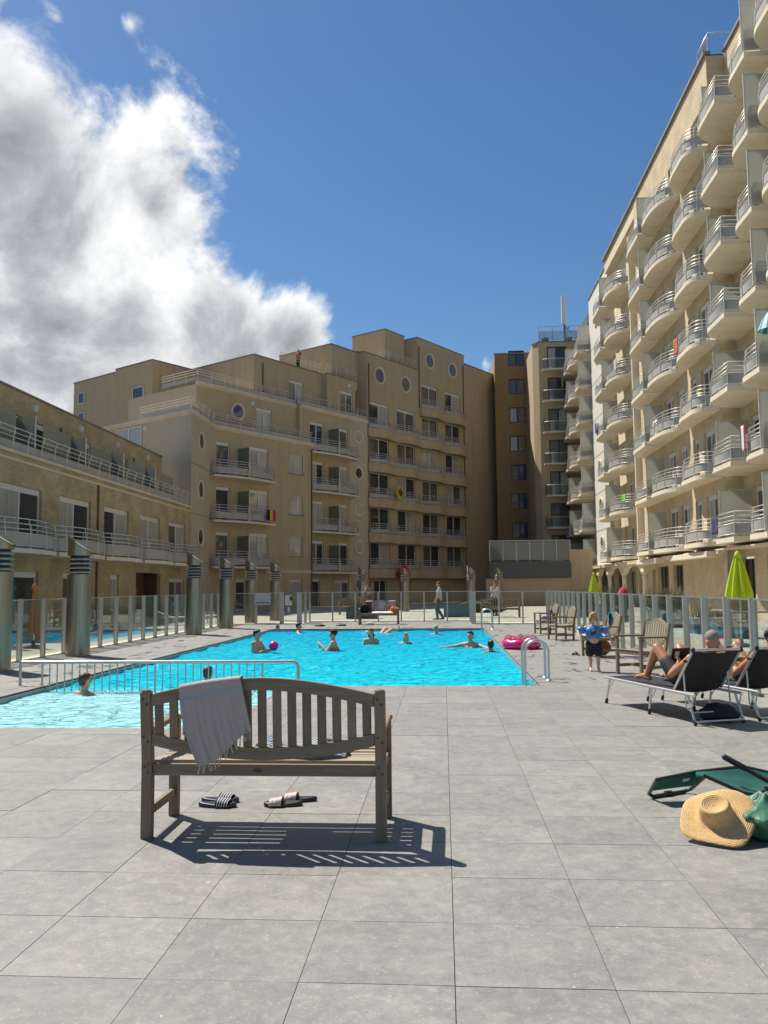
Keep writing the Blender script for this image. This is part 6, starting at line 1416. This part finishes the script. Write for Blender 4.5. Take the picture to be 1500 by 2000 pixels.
# ------------------------------------------------------------------ toddler walking
k = .62
Jc = dict(head=(0, .02, .93), face=(-.12, 1, -.05), neck=(0, 0, .795), chest=(0, .0, .68), pelvis=(0, -.0, .475), sh=[(-.12, 0, .765), (.12, 0, .765)], el=[(-.25, .03, .70), (.27, .04, .70)], wr=[(-.29, .10, .55), (.25, .17, .575)],
     hip=[(-.06, 0, .46), (.06, 0, .46)], kn=[(-.065, .05, .255), (.068, .01, .255)], an=[(-.065, .02, .055), (.06, -.03, .055)], toe=[(-.075, .12, .022), (.065, .07, .022)])
ch, J, mt = figure(Jc, .66, SKINP, .0085, loc=(2.64, 15.26, 0), rz=pi - .08, belly=.015, label='blond toddler in blue swim vest with armbands and black shorts, walking barefoot', category='person', curl=(.6, .6), hd=[V((1, .3, 0)), V((-1, .3, 0))])
face(ch, J['head'], mt, .80); hair(ch, J['head'], mt, .86, HAIRY, 'tuft', .009)
VB = M('blue_swim_vest', (.03, .20, .48), rough=.45, var=.1); VD = M('dark_vest_print', (.06, .02, .03), rough=.5, var=.3); AB = M('pale_blue_armband', (.09, .22, .48), rough=.3, var=.08)
garment(ch, 'swim_vest', VB, [(V((-.055, .035, .70)), .092, V((.055, .035, .70)), .092), (V((-.05, .03, .64)), .088, V((.05, .03, .64)), .088)], .009)
garment(ch, 'vest_print', VD, [(V((.0, .108, .69)), .042, V((.04, .105, .665)), .03)], .008)
for i, s in enumerate((-1, 1)):
    a, e = J['sh'][i], J['el'][i]; b = MB(); d = e - a
    b.tube([a + d * t for t in (.30, .38, .5, .72, .92, 1.0)], [.05, .066, .073, .073, .066, .05], 18); b.build('armband', AB, ch)
garment(ch, 'shorts', BLK, [(V((-.05, 0, .47)), .098, V((.05, 0, .47)), .098), (J['hip'][0], .088, J['kn'][0] + V((-.008, 0, .075)), .082), (J['hip'][1], .088, J['kn'][1] + V((.008, 0, .075)), .082)], .009)
# ------------------------------------------------------------------ man reading on the near lounger (lounger frame: x from head to foot, y across)
def on_lounger(loc, J, **kw): return figure(J, loc=loc, rz=LZ, **kw)
y0 = .30
Jm = dict(head=(.075, y0 - .02, .875), face=(.75, -.02, -.62), up=(.5, 0, .8), neck=(.12, y0, .765), chest=(.245, y0, .65), pelvis=(.54, y0, .46), sh=[(.175, y0 + .19, .69), (.175, y0 - .19, .69)], el=[(.40, y0 + .30, .50), (.40, y0 - .30, .50)], wr=[(.55, y0 + .10, .60), (.55, y0 - .12, .60)],
     hip=[(.58, y0 + .09, .45), (.58, y0 - .09, .45)], kn=[(.90, y0 + .14, .765), (.92, y0 - .18, .75)], an=[(1.16, y0 + .12, .42), (1.14, y0 - .17, .42)], toe=[(1.32, y0 + .15, .385), (1.32, y0 - .20, .385)])
mn, J, mt = on_lounger((3.23, 9.595, 0), Jm, k=1.0, skin=SKINT, vox=.011, label='tanned man with shaved grey hair and black swim shorts, reading on the near sun lounger', category='person', curl=(.9, .9), hd=[V((1, -.4, .3)), V((1, .4, .3))])
b = MB(); b.sphere(J['head'] + mt @ V((0, -.028, .040)), (.0755, .091, .082), 16, 12, mt); b.build('hair', M('shaved_grey_hair', (.24, .19, .16), rough=.8, var=.2, sc=80), mn)
face(mn, J['head'], mt, 1)
garment(mn, 'swim_shorts', BLK, [(V((.54, y0 + .07, .465)), .118, V((.54, y0 - .07, .465)), .118), (J['hip'][0], .104, J['hip'][0].lerp(J['kn'][0], .48), .092), (J['hip'][1], .104, J['hip'][1].lerp(J['kn'][1], .48), .092)], .012)
bk = MB(); bk.box(-.115, .115, -.006, .006, -.08, .08); BK = bk.build('book', M('black_book_cover', (.012, .012, .016), rough=.5, var=.2), None, label='black book held by the man on the near sun lounger', category='book', bevel=.003)
Mx = Matrix.Translation((3.23, 9.595, 0)) @ Matrix.Rotation(LZ, 4, 'Z')
BK.matrix_world = Mx @ Matrix.Translation((.65, y0 - .0, .70)) @ Matrix.Rotation(-pi / 2, 4, 'Z') @ Matrix.Rotation(radians(22), 4, 'X')
bp_ = MB(); bp_.box(-.075, -.02, -.0085, -.0065, -.045, .04); bp_.build('cover_picture', M('pale_cover_print', (.5, .5, .5), rough=.5, var=.3, sc=30), BK)
# ------------------------------------------------------------------ woman with phone on the second lounger
Jw = dict(head=(.07, y0 + .0, .89), face=(.8, 0, -.55), up=(.5, 0, .8), neck=(.115, y0, .77), chest=(.24, y0, .655), pelvis=(.54, y0, .45), sh=[(.17, y0 + .165, .695), (.17, y0 - .165, .695)], el=[(.38, y0 + .27, .50), (.40, y0 - .26, .52)], wr=[(.54, y0 + .20, .64), (.52, y0 - .02, .60)],
     hip=[(.58, y0 + .085, .45), (.58, y0 - .085, .45)], kn=[(.86, y0 + .16, .77), (.88, y0 - .12, .76)], an=[(1.09, y0 + .12, .42), (1.09, y0 - .12, .42)], toe=[(1.24, y0 + .13, .385), (1.24, y0 - .14, .385)])
wo, J, mt = on_lounger((4.01, 9.90, 0), Jw, k=.95, skin=SKINT, vox=.011, fem=True, label='tanned dark haired woman holding a phone, lying on the second sun lounger', category='person', curl=(.9, .7), hd=[V((1, -.4, .3)), V((1, .4, .3))])
hair(wo, J['head'], mt, .98, HAIRD, 'curly', .012); face(wo, J['head'], mt, .95)
garment(wo, 'bikini_bottom', NV, [(V((.54, y0 + .06, .455)), .115, V((.54, y0 - .06, .455)), .115)], .012); garment(wo, 'bikini_top', NV, [(V((.31, y0 + .07, .70)), .066), (V((.31, y0 - .07, .70)), .066), (V((.27, y0 - .09, .66)), .09, V((.27, y0 + .09, .66)), .09)], .012)
ph = MB(); ph.box(-.037, .037, -.005, .005, -.075, .075); PH = ph.build('phone', BLACKM, None, label='black phone held by the woman on the second sun lounger', category='phone', bevel=.004)
PH.matrix_world = Matrix.Translation((4.01, 9.90, 0)) @ Matrix.Rotation(LZ, 4, 'Z') @ Matrix.Translation((.64, y0 + .17, .71)) @ Matrix.Rotation(-pi / 2, 4, 'Z') @ Matrix.Rotation(radians(25), 4, 'X')
# ------------------------------------------------------------------ walking and standing men beyond the fence
def stander(loc, rz, J, shirt, trousers, hm, label, skin=SKIN, k=1.0, shorts=False, shoe=BLACKM, style='short', sleeve=.6):
    o, J, mt = figure(J, k, skin, .016, loc=loc, rz=rz, label=label, category='person', curl=(.6, .6))
    face(o, J['head'], mt, k); hair(o, J['head'], mt, k, hm, style, .014)
    garment(o, 'shirt', shirt, torso_segs(J, k, .018, 1.0) + [(J['sh'][i], .064 * k, J['sh'][i].lerp(J['el'][i], sleeve), .056 * k) for i in (0, 1)], .016)
    garment(o, 'trousers', trousers, [(J['pelvis'] + V((-.06 * k, 0, .02)), .122 * k, J['pelvis'] + V((.06 * k, 0, .02)), .122 * k)] + [(J['hip'][i], .102 * k, J['kn'][i], .075 * k) for i in (0, 1)] + ([] if shorts else [(J['kn'][i], .075 * k, J['an'][i] + V((0, 0, .02)), .062 * k) for i in (0, 1)]), .016)
    for i in (0, 1): garment(o, 'shoe', shoe, [(J['an'][i] + V((0, -.03, -.04)), .045 * k, J['toe'][i] + V((0, .02, .01)), .042 * k), (J['an'][i] + V((0, 0, -.01)), .05 * k, J['an'][i].lerp(J['toe'][i], .6), .045 * k)], .014)
    return o
Jwk = dict(head=(0, .03, 1.62), face=(0, 1, -.12), neck=(0, .01, 1.46), chest=(0, .0, 1.28), pelvis=(0, -.01, .95), sh=[(-.19, 0, 1.41), (.19, 0, 1.41)], el=[(-.25, .02, 1.13), (.25, -.04, 1.13)], wr=[(-.22, .16, .92), (.22, .10, .90)],
     hip=[(-.09, 0, .92), (.09, 0, .92)], kn=[(-.09, .12, .50), (.09, .06, .49)], an=[(-.09, .08, .08), (.09, -.16, .10)], toe=[(-.10, .25, .03), (.10, -.01, .03)])
SHW = M('pale_blue_shirt', (.48, .52, .62), rough=.85, var=.08, sc=12, bump=.3, bsc=25); JEA = M('blue_jeans', (.05, .11, .16), rough=.9, var=.15, sc=15); TRD = M('dark_trousers', (.02, .022, .028), rough=.85)
mw = stander((-.2, 38.6, 0), pi / 2, Jwk, SHW, JEA, HAIRR, 'auburn haired man in pale shirt and blue jeans walking left beyond the far fence', belly_ := SKIN)
sb = MB(); sb.sphere((0, 0, 0), (.1, .17, .13), 14, 10); sb.build('shoulder_bag', M('dark_brown_bag', (.04, .02, .015), rough=.6), mw, (.22, .02, .98))
Jst = dict(Jwk); Jst['kn'] = [(-.09, .03, .49), (.09, .03, .49)]; Jst['an'] = [(-.10, 0, .08), (.10, 0, .08)]; Jst['toe'] = [(-.12, .17, .03), (.12, .17, .03)]; Jst['el'] = [(-.26, .05, 1.14), (.24, .10, 1.15)]; Jst['wr'] = [(-.16, .22, 1.18), (.10, .26, 1.30)]
stander((2.6, 43.6, 0), pi + .6, Jst, M('lilac_white_shirt', (.52, .54, .62), rough=.85, var=.08), TRD, HAIRB, 'man in a pale lilac shirt standing behind the empty teak bench')
stander(tuple(cl(11.2, 2.6, 19.1)), pi - .4, Jst, M('dark_red_shirt', (.22, .035, .035), rough=.85), TRD, HAIRD, 'person in a dark red top standing on the roof terrace against the sky')
stander((-4.6, 50.5, 0), pi, Jst, M('dim_blue_shirt', (.14, .15, .2), rough=.85), TRD, HAIRD, 'dim figure standing in the shade at the door below the wavy balconies')
